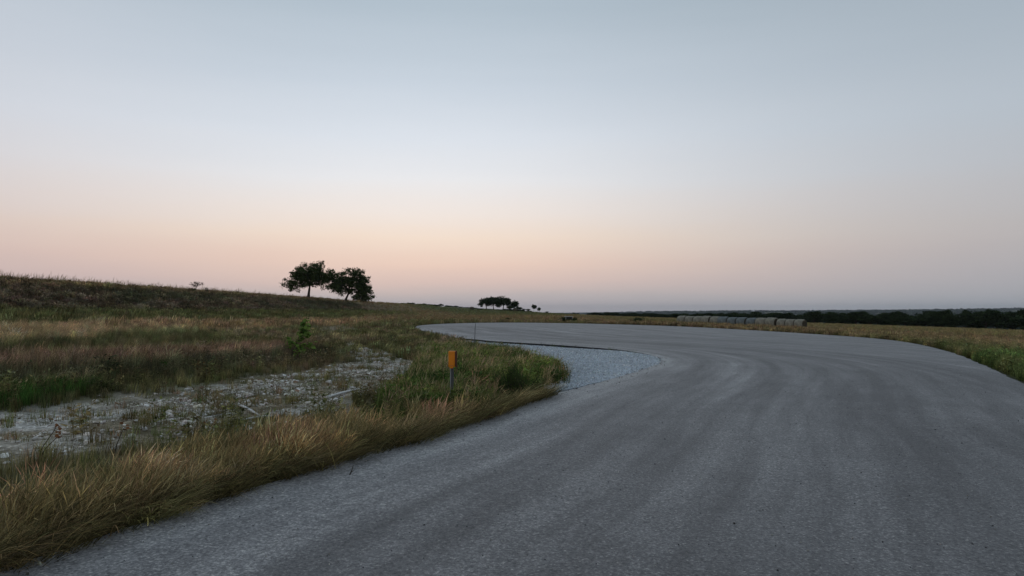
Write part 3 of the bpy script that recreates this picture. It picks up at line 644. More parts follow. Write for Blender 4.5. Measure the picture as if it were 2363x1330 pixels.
# ------------------------------------------------------------------ trees
def tree_meshes(key, seed, ell, trunk, ncl, nleaf, rc, lsize, trunk_r, leafm, limbs=7, branch_r=0.3, shell=2.2):
    g = np.random.default_rng(seed); vol = np.array([e[3] * e[4] * e[5] for e in ell]); vol = vol / vol.sum()
    cl = []
    while len(cl) < ncl:
        e = ell[g.choice(len(ell), p=vol)]; v = g.normal(size=3); v /= np.linalg.norm(v); r = g.random() ** (1 / shell)
        cl.append(np.array(e[:3]) + v * r * np.array(e[3:]))
    cl = np.array(cl); T = [np.array(t, float) for t in trunk]; b = MB()
    rad = [trunk_r * (1.25 if i == 0 else 1 - 0.45 * i / (len(T) - 1)) for i in range(len(T))]
    b.tube(T, rad, 8)
    top = T[-1]; ends = []
    far = [int(g.integers(ncl))]
    while len(far) < limbs:
        d = np.min(np.linalg.norm(cl[:, None] - cl[far][None], axis=2), 1); far.append(int(np.argmax(d)))
    nodes = [(top, rad[-1])]
    for k in far:
        e = cl[k]; m = top * 0.55 + e * 0.45 + np.array([0, 0, 0.10 * np.linalg.norm(e - top)]) + g.normal(0, 0.08, 3)
        r0 = rad[-1] * 0.75; b.tube([top, top * 0.75 + m * 0.25 , m, m * 0.45 + e * 0.55 + g.normal(0, 0.05, 3), e], [r0, r0 * 0.85, r0 * 0.55, r0 * 0.35, r0 * 0.12], 5, cap=False)
        nodes += [(m, r0 * 0.5), (m * 0.45 + e * 0.55, r0 * 0.33)]
    NP = np.array([q[0] for q in nodes])
    for k in range(ncl):
        if k in far: continue
        e = cl[k]; j = int(np.argmin(np.linalg.norm(NP - e, axis=1))); a = nodes[j][0]; m = (a + e) / 2 + g.normal(0, 0.06, 3) * np.linalg.norm(e - a)
        r0 = nodes[j][1] * 0.5; b.tube([a, m, e], [r0, r0 * 0.6, r0 * 0.15], 4, cap=False)
    tm = b.mesh(key + '_trunk', M_BARK)
    n = ncl * nleaf; ci = np.repeat(np.arange(ncl), nleaf)
    cr = rc * g.uniform(0.6, 1.4, ncl); off = g.normal(0, 0.55, (n, 3)) * cr[ci][:, None] * np.array((1, 1, 0.7)); c = cl[ci] + off
    u = g.normal(size=(n, 3)); u /= np.linalg.norm(u, axis=1)[:, None]; q = g.normal(size=(n, 3)); v = np.cross(u, q); v /= np.linalg.norm(v, axis=1)[:, None]
    s = lsize * g.uniform(0.6, 1.4, (n, 1)); V = np.stack([c - u * s, c + v * s * 0.55, c + u * s, c - v * s * 0.55], 1).reshape(-1, 3)
    Fc = np.arange(n * 4).reshape(n, 4); cm = mesh_np(key + '_crown', V, Fc, leafm)
    fattr(cm, 'rnd', np.repeat(np.clip(g.normal(0.5, 0.22, n) + 0.15 * g.normal(size=ncl)[ci], 0, 1), 4)); return tm, cm
def plant(name, loc, pair, label, cat, group=None, rz=0, scale=(1, 1, 1), parts=('trunk', 'crown')):
    e = empty(name, loc, rz, scale); mobj(parts[0], pair[0], e); mobj(parts[1], pair[1], e); tag(e, label, cat, group); return e

s1 = 126 / F; u = s1
oakA = tree_meshes('oakA', 1, [(-2.7, 0, 2.8, 1.9, 2.1, 1.6), (-1.4, 0, 4.3, 1.7, 2, 1.5), (0.2, 0, 4.5, 2.2, 2.4, 1.8), (2.2, 0, 5.0, 2.3, 2.2, 1.7), (3.9, 0, 3.4, 1.7, 1.8, 1.9), (1.5, 0, 3.6, 2.2, 2.0, 1.4), (-0.3, 0, 3.0, 2.4, 2.2, 1.2), (3.6, 0, 2.6, 1.9, 1.6, 1.1)],
                   [(0, 0, -0.3), (0.02, 0, 0.8), (0.12, 0, 1.7), (0.2, 0, 2.3)], 290, 54, 0.46, 0.125, 0.27, M_OAK, 11)
plant('oak_tree', at_depth(712, 126), oakA, 'wide oak with a bare upright trunk and open airy crown on the bank', 'tree', scale=(1.05, 1.05, 1.07))
k = 150 / 126
oakB = tree_meshes('oakB', 2, [(-0.9 * k, 0, 3.0 * k, 1.8 * k, 2 * k, 1.7 * k), (1.0 * k, 0, 3.2 * k, 1.8 * k, 1.8 * k, 1.7 * k), (0.6 * k, 0, 4.7 * k, 1.7 * k, 1.8 * k, 1.4 * k), (2.6 * k, 0, 4.4 * k, 1.7 * k, 1.8 * k, 1.6 * k), (-0.8 * k, 0, 2.2 * k, 1.9 * k, 1.6 * k, 1.0 * k), (3.2 * k, 0, 2.9 * k, 1.6 * k, 1.8 * k, 1.5 * k)],
                   [(0, 0, -0.3), (0.1, 0, 0.6), (0.45, 0, 1.3), (0.9, 0, 2.3)], 270, 58, 0.52, 0.135, 0.31, M_OAK, 10)
plant('oak_tree', at_depth(797, 150), oakB, 'denser oak with a leaning trunk on the bank, crown touching its neighbour', 'tree')
bushC = tree_meshes('bushC', 3, [(0, 0, 2.7, 2.3, 2.3, 2.3), (0.9, 0, 1.4, 1.9, 1.9, 1.5), (-1.2, 0, 1.2, 1.4, 1.6, 1.3)], [(0, 0, -0.3), (0, 0, 0.4), (0.1, 0, 1.0)], 90, 95, 0.55, 0.14, 0.16, M_OAK, 8)
plant('round_bush', at_depth(836, 172), bushC, 'dense dark round bush reaching the ground beside the leaning oak', 'bush', parts=('stem', 'foliage'))
thin = tree_meshes('thin', 4, [(0.05, 0, 0.98, 0.75, 0.7, 0.30)], [(0, 0, -0.1), (0.03, 0, 0.3), (0.1, 0, 0.6)], 34, 16, 0.16, 0.045, 0.028, M_BUSHY, 8)
plant('thin_sapling', at_depth(451, 81), thin, 'sparse umbrella shaped sapling alone on the crest of the bank', 'sapling')
low = tree_meshes('low', 5, [(0, 0, 0.30, 0.32, 0.3, 0.26)], [(0, 0, -0.1), (0.02, 0, 0.15)], 14, 30, 0.12, 0.04, 0.02, M_FAROAK, 4)
plant('small_bush', at_depth(447, 80), low, 'small dark bush at the foot of the umbrella shaped sapling', 'bush', parts=('stem', 'foliage'))
plant('small_bush', at_depth(475, 82), low, 'ragged little dark bush standing apart from the umbrella shaped sapling', 'bush', rz=2, scale=(0.8, 0.8, 1.35), parts=('stem', 'foliage'))

def gen(seed, H, Wd, lo=0.28, dense=1.0, mat=None):
    g = np.random.default_rng(seed); ell = []
    for i in range(5):
        a = g.random() * 6.283; rr_ = g.uniform(0.1, 0.55) * Wd / 2
        ell.append((rr_ * math.cos(a), rr_ * math.sin(a), H * g.uniform(lo + 0.22, 0.80), Wd * g.uniform(0.22, 0.34), Wd * g.uniform(0.22, 0.34), H * g.uniform(0.14, 0.22)))
    return tree_meshes('far%d' % seed, seed, ell, [(0, 0, -0.8), (0.05, 0, H * 0.15), (0.1, 0, H * lo + 0.4)], int(46 * dense), 26, 0.085 * Wd, 0.034 * Wd, H * 0.028, mat or M_FAROAK, 6)
FAR = [gen(300 + i, 1.0 * 7, 7.5, lo=[0.25, 0.05, 0.12, 0.02, 0.2, 0.08][i], dense=[3.2, 2.6, 2.6, 2.8, 3.2, 2.4][i]) for i in range(6)]
HILL = []
for i in range(4):
    g_ = np.random.default_rng(340 + i); el_ = [(g_.uniform(-1.9, 1.9), g_.uniform(-1.5, 1.5), g_.uniform(3.3, 5.0), g_.uniform(1.5, 2.1), g_.uniform(1.5, 2.0), g_.uniform(1.2, 1.7)) for _ in range(7)] + [(sx * 2.4, 0, 2.6, 1.2, 1.4, 1.1) for sx in (-1, 1)]
    HILL.append(tree_meshes('hill%d' % i, 340 + i, el_, [(0, 0, -0.8), (0.05, 0, 0.8), (0.2, 0, 2.0)], 150, 26, 0.6, 0.26, 0.26, M_FAROAK, 7))
def clump_tree(px, top, base, wpx, D, var, label, cat='tree', group=None, rz=0.0, name='live_oak', pool=None):
    m = D / F; x, y, z = at_depth(px, D); ztop = EYE + (HOR - top) * m; h = max(ztop - z, 0.5)
    if name in ('hedge_bush', 'scrub_bush', 'brush'): z -= 0.22 * h
    return plant(name, (x, y, z), (pool or FAR)[var], label, cat, group, rz, (wpx * m / 6.0, wpx * m / 6.0, h / (5.7 if pool else 6.4)))
clump_tree(1122, 688.5, 712, 30, 350, 0, 'live oak at the open end of the hilltop clump, beside the lone round bale', rz=0.3, pool=HILL)
clump_tree(1139, 687, 713, 32, 353, 1, 'broad live oak in the middle of the hilltop clump', rz=3.0, pool=HILL)
clump_tree(1161, 685.5, 714, 34, 349, 2, 'tallest live oak of the hilltop clump', rz=0.2, pool=HILL)
clump_tree(1187, 696, 714, 19, 351, 3, 'short live oak at the low end of the hilltop clump', rz=3.3, pool=HILL)
clump_tree(1174, 704, 716, 26, 345, 3, 'dark low brush under the tallest hilltop oak', 'bush', name='brush')
clump_tree(1200, 706, 717, 24, 347, 3, 'dark low brush beneath the short hilltop oak', 'bush', rz=2, name='brush')
clump_tree(1232, 702.5, 715, 12, 352, 0, 'small spindly tree alone on the falling ridge line', rz=2.2, name='small_tree')
clump_tree(1245, 708, 716, 9, 352, 4, 'tiny leaning tree next to the spindly one on the ridge line', rz=1.1, name='small_tree')
clump_tree(1018, 700.5, 707, 8, 395, 4, 'single small bush rising above the hedge line on the hill', 'bush', rz=1.1, name='small_bush')
for i, px in enumerate(np.linspace(936, 1108, 20)):
    D = 405 - 0.25 * (px - 936); zt = np.interp(px, [936, 1000, 1050, 1108], [697.5, 700.5, 705.5, 710.5]) + rng.normal(0, 0.8)
    clump_tree(px + rng.normal(0, 2), zt, 0, rng.uniform(10, 20), D, [1, 2, 3, 5][i % 4], 'low bush in the hedge line along the hill crest', 'bush', 'hedge bushes on the hill crest', rng.uniform(0, 6), 'hedge_bush')
for px, top, wd in ((1112, 712.5, 14), (1128, 713, 12), (1150, 713.5, 16), (1166, 714.5, 12), (1105, 711.5, 10), (1220, 711, 14), (1208, 711, 10), (1262, 718, 10)):
    clump_tree(px, top, 0, wd, 338, 3, 'low green scrub on the slope below the hilltop clump', 'bush', 'scrub below the hilltop oaks', rng.uniform(0, 6), 'scrub_bush')
# dark tree line beyond the hay field
line_a, line_b = np.array((172.0, 150.0)), np.array((42.0, 430.0)); ldir = (line_b - line_a) / np.linalg.norm(line_b - line_a); lnor = np.array((0.907, 0.421))
TOPX = [1300, 1350, 1400, 1500, 1580, 1650, 1750, 1850, 1905, 1960, 2100, 2250, 2363, 2500]
TOPY = [722, 722.5, 724, 723, 723, 722.5, 719.5, 721, 716.5, 720.5, 719, 718, 714.5, 714]
cnt = 0
for row, (off, step) in enumerate(((9, 4.2), (17, 5.5), (30, 7.0))):
    t = 0.0; L = np.linalg.norm(line_b - line_a)
    while t < L:
        p = line_a + ldir * t + lnor * (off + rng.normal(0, 2)); px = CX + F * p[0] / p[1]
        if px < 1395 and rng.random() < 0.55: t += step; continue
        z = float(Z(*p)); top = np.interp(px, TOPX, TOPY) + abs(rng.normal(0, 4.5)) * 200 / p[1] * 1.2; 
        h = max(EYE + (HOR - top) * p[1] / F - z, 2.2) * (1.0 if row != 1 else 1.02); wd = rng.uniform(4.2, 9.5)
        lab_ = ('dark tree on the field edge of the long tree line', 'dark tree of the long tree line just behind its front edge', 'dark tree deep in the long tree line, only its top showing')[row]
        plant('tree_line_oak', (p[0], p[1], z), FAR[[1, 2, 3, 5][cnt % 4]], lab_, 'tree', 'trees of the dark tree line' + ('' if row == 0 else ', second rank' if row == 1 else ', back rank'), rng.uniform(0, 6.28), (wd / 6.0, wd / 6.0, h / 6.4))
        cnt += 1; t += step * rng.uniform(0.8, 1.2)
for px, top, D, wd in ((1325, 721, 440, 9), (1333, 722, 440, 7), (1358, 722, 445, 12), (1372, 722, 445, 12), (1386, 723, 440, 12)):
    clump_tree(px, top, 0, wd, D, 1, 'dark tree showing over the brow beyond the tan field', 'tree', 'trees over the brow of the field', rng.uniform(0, 6), 'brow_tree')

# ---- far woodland on the hills across the valley
def crown_mesh(seed):
    g = np.random.default_rng(seed); bm = bmesh.new(); bmesh.ops.create_icosphere(bm, subdivisions=2, radius=1)
    for v in bm.verts: v.co = v.co * g.uniform(0.72, 1.15); v.co.z = v.co.z * 0.75 + 0.45
    me = bpy.data.meshes.new('crown'); bm.to_mesh(me); bm.free(); me.materials.append(M_WOODLAND); return me
def m_woodl(nt, out):
    leafy(nt, out, nt.attr('tint', 'INSTANCER').outputs['Color'], 0.05)
M_WOODLAND = material('woodland_crown', m_woodl)
template_set('crown', [crown_mesh(400 + i) for i in range(4)])
n = 26000; rW = np.exp(rng.uniform(math.log(900), math.log(8200), n)); aW = rng.uniform(0.02, 0.70, n); P = np.column_stack([rW * np.sin(aW), rW * np.cos(aW)])
k = fbm(P[:, 0] / 420, P[:, 1] / 900, 61) < 0.55 + 0.05 * rng.random(n); k |= rng.random(n) < 0.08; P = P[k]; rW = rW[k]; n = len(P)
scatter('far_woodland', 'crown', P, zrot(n), (rng.uniform(3.5, 7, n) * (1 + rW / 9000))[:, None] * rng.uniform(0.8, 1.3, (n, 3)), jitter((0.022, 0.032, 0.020), n, 0.3, 0.06), 'hazy woodland covering the low hills across the valley', 'woodland', 0)

# ------------------------------------------------------------------ far white buildings on the hills
def m_plain(name, c, rough=0.8, spec=0.2):
    def f(nt, out):
        tcn = nt.new('ShaderNodeTexCoord').outputs['Object']; nn = nt.noise(tcn, 7.0, 4)
        pbr(nt, out, nt.mix(1.0, tuple(c) + (1,), nt.ramp(nn, [(0.3, (0.8, 0.8, 0.8)), (0.7, (1.08, 1.08, 1.08))]), 'MULTIPLY'), rough, None, spec)
    return material(name, f)
M_WHITE = m_plain('white_siding', (0.80, 0.80, 0.78)); M_ROOF = m_plain('pale_metal_roof', (0.62, 0.63, 0.65)); M_GLASSD = m_plain('dark_opening', (0.03, 0.03, 0.035))
def far_building(px, D, W, Dp, Hh, label):
    x, y, z = at_depth(px, D); e = empty('farm_building', (x, y, z + 5.5), math.atan2(-x, y) + rng.uniform(-.3, .3)); tag(e, label, 'building')
    b = MB(); b.box((0, 0, Hh / 2 - 3), (W / 2, Dp / 2, Hh / 2 + 3)); b.build('wall', M_WHITE, e)
    b = MB(); r = Hh * 0.45; o = 0.4
    b.add([(-W / 2 - o, -Dp / 2 - o, Hh), (W / 2 + o, -Dp / 2 - o, Hh), (W / 2 + o, Dp / 2 + o, Hh), (-W / 2 - o, Dp / 2 + o, Hh), (-W / 2 - o, 0, Hh + r), (W / 2 + o, 0, Hh + r)],
          [(0, 1, 5, 4), (2, 3, 4, 5), (0, 4, 3), (1, 2, 5), (0, 3, 2, 1)]); b.build('roof', M_ROOF, e)
    b = MB(); b.box((0, -Dp / 2 - 0.06, Hh * 0.3), (W * 0.14, 0.08, Hh * 0.3)); b.build('door', M_GLASSD, e)
far_building(1390, 5200, 16, 12, 8, 'white farm building where the far ridge meets the brow of the tan field')
far_building(1608, 6000, 14, 10, 9, 'smaller of two white buildings close together on the far hills')
far_building(1625, 6050, 18, 12, 11, 'larger of two white buildings close together on the far hills')
far_building(1738, 5600, 26, 12, 7, 'long low white building on the far hills behind the hay bale row')
far_building(1876, 6300, 18, 12, 10, 'lone white building on the far ridge beyond the tall tree line crown')
far_building(2117, 6200, 20, 12, 9, 'lone pale building on the far ridge above the widest stretch of tree line')

# ------------------------------------------------------------------ hay bales
def m_bale(name, a, b):
    def f(nt, out):
        tcn = nt.new('ShaderNodeTexCoord').outputs['Object']; mp = nt.new('ShaderNodeMapping'); mp.inputs['Scale'].default_value = (9, 1.5, 1.5); nt.link(tcn, mp.inputs[0])
        n = nt.noise(mp.outputs[0], 2.2, 6, 0.65); n2 = nt.noise(tcn, 22, 4, 0.7); n3 = nt.noise(tcn, 1.6, 3)
        c = nt.ramp(n, [(0.3, a), (0.7, b)]); c = nt.mix(1.0, c, nt.ramp(n3, [(0.35, (0.72, 0.72, 0.72)), (0.65, (1.15, 1.15, 1.12))]), 'MULTIPLY')
        pbr(nt, out, c, 0.95, bump(nt, nt.math('ADD', n, n2), 0.7, 0.05), 0.1)
    return material(name, f)
M_STRAW = m_bale('weathered_straw', (0.15, 0.143, 0.118), (0.33, 0.31, 0.25)); M_BLUEW = m_bale('blue_grey_net_wrap', (0.105, 0.120, 0.122), (0.20, 0.222, 0.222)); M_DSTRAW = m_bale('dark_straw_end', (0.05, 0.043, 0.032), (0.12, 0.10, 0.07))
def bale_meshes(seed, rad, ln):
    g = np.random.default_rng(seed); n = 28; b = MB(); prof = [(-0.5, 0.86), (-0.47, 0.95), (-0.40, 1.0), (-0.2, 1.015), (0.0, 1.01), (0.2, 1.015), (0.40, 1.0), (0.47, 0.95), (0.5, 0.86)]
    wob = 1 + 0.02 * g.normal(size=(len(prof), n)); V = []; Fc = []
    for i, (t, r) in enumerate(prof):
        for k_ in range(n):
            a = 2 * math.pi * k_ / n; q = rad * r * wob[i, k_]; z = q * math.sin(a); z = max(z, -rad * 0.93)
            V.append((t * ln, q * math.cos(a) * (1.02 if z < 0 else 1.0), z + rad * 0.93))
    for i in range(len(prof) - 1):
        for k_ in range(n): Fc.append((i * n + k_, i * n + (k_ + 1) % n, (i + 1) * n + (k_ + 1) % n, (i + 1) * n + k_))
    b.add(V, Fc); body = b.mesh('bale_body', None, True); ends = []
    for sgn, i in ((-1, 0), (1, len(prof) - 1)):
        e = MB(); rings = [1, 0.8, 0.55, 0.3, 0.1]; V = []; Fc = []
        for j, q in enumerate(rings):
            for k_ in range(n):
                x, y, z = b.V[i * n + k_]; V.append((x + sgn * (0.03 * (1 - q) + (0.012 * g.normal() if j else 0)), y * q, (z - rad * 0.93) * q + rad * 0.93))
        for j in range(len(rings) - 1):
            for k_ in range(n): Fc.append((j * n + k_, j * n + (k_ + 1) % n, (j + 1) * n + (k_ + 1) % n, (j + 1) * n + k_))
        Fc.append(tuple(range((len(rings) - 1) * n, len(rings) * n))); e.add(V, Fc); ends.append(e.mesh('bale_end', M_DSTRAW))
    return body, ends
def bale(x, y, rz, mat, seed, label, group, rad=0.74, ln=1.5, dz=0.0):
    e = empty('hay_bale', (x, y, float(Z(x, y)) - 0.03 + dz), rz); body, ends = bale_meshes(seed, rad, ln); body.materials.append(mat)
    mobj('body', body, e); [mobj('end_face', q, e) for q in ends]; tag(e, label, 'hay bale', group); return e
edges_px = [1566, 1582.5, 1600, 1620, 1639.5, 1659.5, 1679, 1699, 1719.5, 1743, 1767.5, 1793, 1803.5, 1815, 1829]
A0 = np.array(((1566 - CX) / F * 127, 127.0)); A1 = np.array(((1793 - CX) / F * 110, 110.0))
# eleven bales along one straight line, then three turned more end-on
dirv = (A1 - A0) / np.linalg.norm(A1 - A0); ang = math.atan2(dirv[1], dirv[0]); stp = np.linalg.norm(A1 - A0) / 11
kinds = 'ssssgbbbbsssss'
labs = {'b': ('blue-grey wrapped round bale in the middle of the long bale row', 'blue-grey bales in the row'), 's': ('weathered straw-grey round bale within the long bale row', 'straw bales in the row'), 'g': ('weathered straw-grey round bale within the long bale row', 'straw bales in the row')}
for i in range(11):
    p = A0 + dirv * stp * (i + 0.5); mt = M_BLUEW if kinds[i] == 'b' else M_STRAW; lb, gr = labs[kinds[i]]
    if i == 0: lb, gr = 'straw-grey bale heading the row at its end farthest from the road shoulder weeds', None
    bale(p[0] + rng.normal(0, .05), p[1] + rng.normal(0, .05), ang + rng.normal(0, 0.03), mt, 500 + i, lb, gr, 0.76 + rng.normal(0, .02), stp * 0.93)
p = A1.copy(); d2 = np.array((0.545, -0.838)); p = p + d2 * 0.2
for i, lb in enumerate(('first of three short-looking end bales turned away from the bale row', 'middle one of three end bales turned away from the bale row', 'last straw bale of the row, its round end face showing')):
    q = p + d2 * (0.8 + 1.55 * i); bale(q[0], q[1], math.atan2(d2[1], d2[0]), M_STRAW, 520 + i, lb, None, 0.74, 1.45)
x, y, z = at_depth(1089, 318); bale(x, y, 0.9, M_DSTRAW, 530, 'lone dark round bale on the green slope short of the hilltop clump', None, 0.78, 1.5)
x, y, z = at_depth(1189, 318); bale(x, y, 0.3, M_DSTRAW, 531, 'lone round bale on the slope below the short hilltop oak', None, 0.85, 1.7)

# ------------------------------------------------------------------ low drain box in weeds at the far road edge
bp = hit(1313, 744.5); M_CONC = m_plain('pale_concrete', (0.42, 0.41, 0.38)); M_DARK = m_plain('opening_shade', (0.05, 0.048, 0.045))
e = empty('drain_box', (bp[0], bp[1] + 1.6, float(Z(bp[0], bp[1] + 1.6))), 0.05); tag(e, 'low dark box with a pale flat slab top in weeds at the road edge', 'drain box')
b = MB(); b.box((0.1, 0, 0.86), (0.62, 0.55, 0.05), bev=0.015); b.build('slab_top', M_CONC, e)
b = MB(); b.box((0.1, 0.1, 0.40), (0.56, 0.42, 0.405)); b.build('box_wall', M_DARK, e)  # solid dark box, paints the shade of the opening below the slab
for sx in (-1, 1):
    b = MB(); b.box((0.1 + sx * 0.5, -0.42, 0.40), (0.05, 0.05, 0.40)); b.build('corner_post', M_CONC, e)
dk = tree_meshes('darkweed', 8, [(0, 0, 0.38, 0.85, 0.4, 0.36)], [(0, 0, -0.05), (0, 0, 0.15)], 30, 40, 0.2, 0.06, 0.03, M_FAROAK, 5)
for dx, dy, sc_, lb in ((-0.75, -0.5, 1.0, 'dark weed bush on the field side of the low slab-topped box'), (1.0, -0.4, 0.95, 'dark weed bush hugging the bale row side of the slab-topped box'), (0.15, -0.75, 0.7, 'low dark weed bush in front of the slab-topped box')):
    plant('weed_bush', (bp[0] + dx, bp[1] + 1.6 + dy, float(Z(bp[0] + dx, bp[1] + 1))), dk, lb, 'bush', None, dx, (sc_, sc_, sc_), ('stem', 'foliage'))
for px, py, sc_, lb in ((1478, 748.5, 1.5, 'wide dark weed bush at the far road edge short of the bale row'), (1500, 749.5, 0.9, 'small dark weed bush next to the wide one at the far road edge'), (1173, 743, 0.9, 'dark weed bush on pale ground at the far road edge')):
    q = hit(px, py); plant('weed_bush', (q[0], q[1] + 1, float(Z(q[0], q[1] + 1))), dk, lb, 'bush', None, 0.1, (sc_, sc_, sc_ * 0.85), ('stem', 'foliage'))

# ------------------------------------------------------------------ orange marker post
M_ORANGE = m_plain('orange_plastic', (0.76, 0.235, 0.008), 0.5, 0.35); M_POST = m_plain('grey_steel_post', (0.07, 0.075, 0.08), 0.6); M_SHADE = m_plain('shaded_orange', (0.10, 0.025, 0.008), 0.6); M_STEEL = m_plain('bolt_steel', (0.3, 0.3, 0.3), 0.5)  # the dark orange is a shaded copy of the box colour
D = 11.6; x, y, z = at_depth(1044, D); m = D / F
mk = empty('marker_post', (x, y, z), R(-16)); tag(mk, 'orange box on a short grey post standing in the green weeds', 'marker post')
zt = EYE + (HOR - 810) * m - z; zb = EYE + (HOR - 846.5) * m - z; hc = (zt + zb) / 2; hh = (zt - zb) / 2
b = MB(); b.box((0, 0, hc), (0.056, 0.040, hh), bev=0.010); bx = b.build('box', M_ORANGE, mk, True)
b = MB(); b.box((0, -0.0425, hc + 0.005), (0.046, 0.0035, hh - 0.022), bev=0.003); b.build('front_plate', M_ORANGE, bx)
b = MB(); b.box((0.012, 0.050, hc), (0.052, 0.014, hh + 0.002), bev=0.003); b.build('back_plate', M_SHADE, bx)  # carries the same painted shade as the side
b = MB(); b.box((0.0585, 0.010, hc), (0.004, 0.036, hh - 0.006), bev=0.002); b.build('shade_side', M_SHADE, bx)  # strip added to paint the shaded side of the box
b = MB(); b.box((0, -0.036, zb - 0.008), (0.03, 0.006, 0.012)); b.build('latch', M_ORANGE, bx)
b = MB(); b.box((0.004, 0.0, zb / 2 - 0.06), (0.017, 0.017, zb / 2 + 0.06)); b.build('post', M_POST, mk)
b = MB(); b.tube([(-0.026, -0.01, -0.1), (-0.026, -0.012, zb * 0.5), (-0.022, -0.008, zb)], [0.009] * 3, 8); b.build('conduit', M_STEEL, mk)
for q in (0.015, -0.015):
    b = MB(); b.tube([(q, -0.046, zb + 0.02), (q, -0.052, zb + 0.02)], [0.005, 0.005], 6); b.build('bolt', M_STEEL, mk)
# thin stake farther back
x, y, z = at_depth(1096.5, 27.0); b = MB(); m = 27 / F; zt = EYE + (HOR - 746) * m - z
b.tube([(-0.03, 0, -0.15), (-0.012, 0, 0.45 * zt), (0.0, 0, 0.82 * zt), (0.018, 0, zt)], [0.014, 0.013, 0.011, 0.008], 6)
o = b.build('thin_stake', M_POST); o.location = (x, y, z); tag(o, 'thin dark stake standing upright near the asphalt edge of the gravel apron', 'stake')

# ------------------------------------------------------------------ leafy sapling in the field
q = hit(672, 829); sap = empty('leafy_sapling', (q[0], q[1], float(Z(*q)))); tag(sap, 'young sapling with big bright green leaves beside the stony wash', 'sapling')
Ds = q[1]; ms = Ds / F
def spx(px, py, dy=0.0): return np.array(((px - 672) * ms, dy, (829 - py) * ms * 1.0))
stems = [[(672, 832), (676, 808), (684, 788), (692, 770), (700, 752), (705, 740)], [(672, 830), (674, 812), (668, 795), (664, 782)], [(676, 812), (690, 798), (706, 795), (722, 795)],
         [(684, 790), (698, 780), (712, 772), (718, 768)], [(674, 822), (690, 815), (700, 812)], [(692, 770), (700, 764), (708, 760)]]
b = MB(); leaf_sites = []
for si, s_ in enumerate(stems):
    dep = [0.0] + list(np.cumsum(rng.normal(0, 0.05, len(s_) - 1))); pts = [spx(px, py, d_) for (px, py), d_ in zip(s_, dep)]
    b.tube(pts, [0.013 * (1 - 0.75 * i / (len(pts) - 1)) * (1 if si == 0 else 0.7) for i in range(len(pts))], 6)
    for i in range(1, len(pts)):
        if s_[i][1] > 806 and si != 4: continue
        leaf_sites += [pts[i], (pts[i] + pts[i - 1]) / 2]
b.build('stem', M_BARK, sap)
def leaf_mesh(seed):
    g = np.random.default_rng(seed); L = 0.135; pr = [(0, 0.012), (0.15, 0.055), (0.4, 0.075), (0.7, 0.05), (1, 0.004)]; V = []; Fc = []
    for t, wd in pr:
        zc = -0.35 * L * t * t; V += [(t * L, -wd, zc + 0.018), (t * L, 0, zc), (t * L, wd, zc + 0.018)]
    for i in range(len(pr) - 1):
        for k_ in range(2): Fc.append((i * 3 + k_, i * 3 + k_ + 1, i * 3 + k_ + 4, i * 3 + k_ + 3))
    me = mesh_np('sapling_leaf', V, Fc, M_SAP, True); fattr(me, 'rnd', np.full(len(V), g.uniform(0.05, 1))); return me
LM = [leaf_mesh(i) for i in range(6)]
for st_ in leaf_sites:
    for k_ in range(6):
        o = bpy.data.objects.new('leaf', LM[int(rng.integers(6))]); o.location = Vector(st_ + rng.normal(0, 0.042, 3)); o.rotation_euler = (rng.normal(0, 0.5), rng.normal(0.1, 0.5), rng.uniform(0, 6.28)); s_ = rng.uniform(0.55, 1.1); o.scale = (s_, s_, s_); link(o, sap)

M_FEATHER = leafmat('feathery_leaf', (0.030, 0.055, 0.018), (0.105, 0.155, 0.045), 0.3)
q = bq; fb = empty('feathery_bush', (q[0], q[1], float(Z(*q)))); tag(fb, 'rounded feathery dark green bush where the weeds meet the gravel and road', 'bush')
g = np.random.default_rng(77); b = MB(); bl = MB()
for i in range(130):
    a = g.random() * 6.283; r0 = 0.22 * math.sqrt(g.random()); out_ = g.uniform(0.0, 0.62); hgt_ = 0.66 * math.sqrt(max(0.05, 1 - (out_ / 0.70) ** 2)) * g.uniform(0.7, 1.08)
    p0 = np.array((r0 * math.cos(a), r0 * math.sin(a), -0.03)); p2 = np.array((out_ * math.cos(a), out_ * math.sin(a), hgt_)); p1 = (p0 + p2) / 2 + np.array((0, 0, 0.06))
    b.tube([p0, p1, p2], [0.004, 0.003, 0.0015], 3, cap=False)
    for k_ in range(42):
        t = g.uniform(0.15, 1.03); c0 = (1 - t) ** 2 * p0 + 2 * t * (1 - t) * p1 + t * t * p2 + g.normal(0, 0.022, 3); d_ = g.normal(0, 1, 3) + np.array((0, 0, 0.8)); d_ = d_ / np.linalg.norm(d_) * g.uniform(0.02, 0.05); s_ = np.cross(d_, g.normal(size=3)); s_ = s_ / np.linalg.norm(s_) * 0.004
        bl.add([c0 - s_, c0 + s_, c0 + d_ + s_ * 0.3, c0 + d_ - s_ * 0.3], [(0, 1, 2, 3)], float(np.clip(g.normal(0.45, 0.25), 0, 1)))
b.build('stem', M_BARK, fb); bl.build('foliage', M_FEATHER, fb)
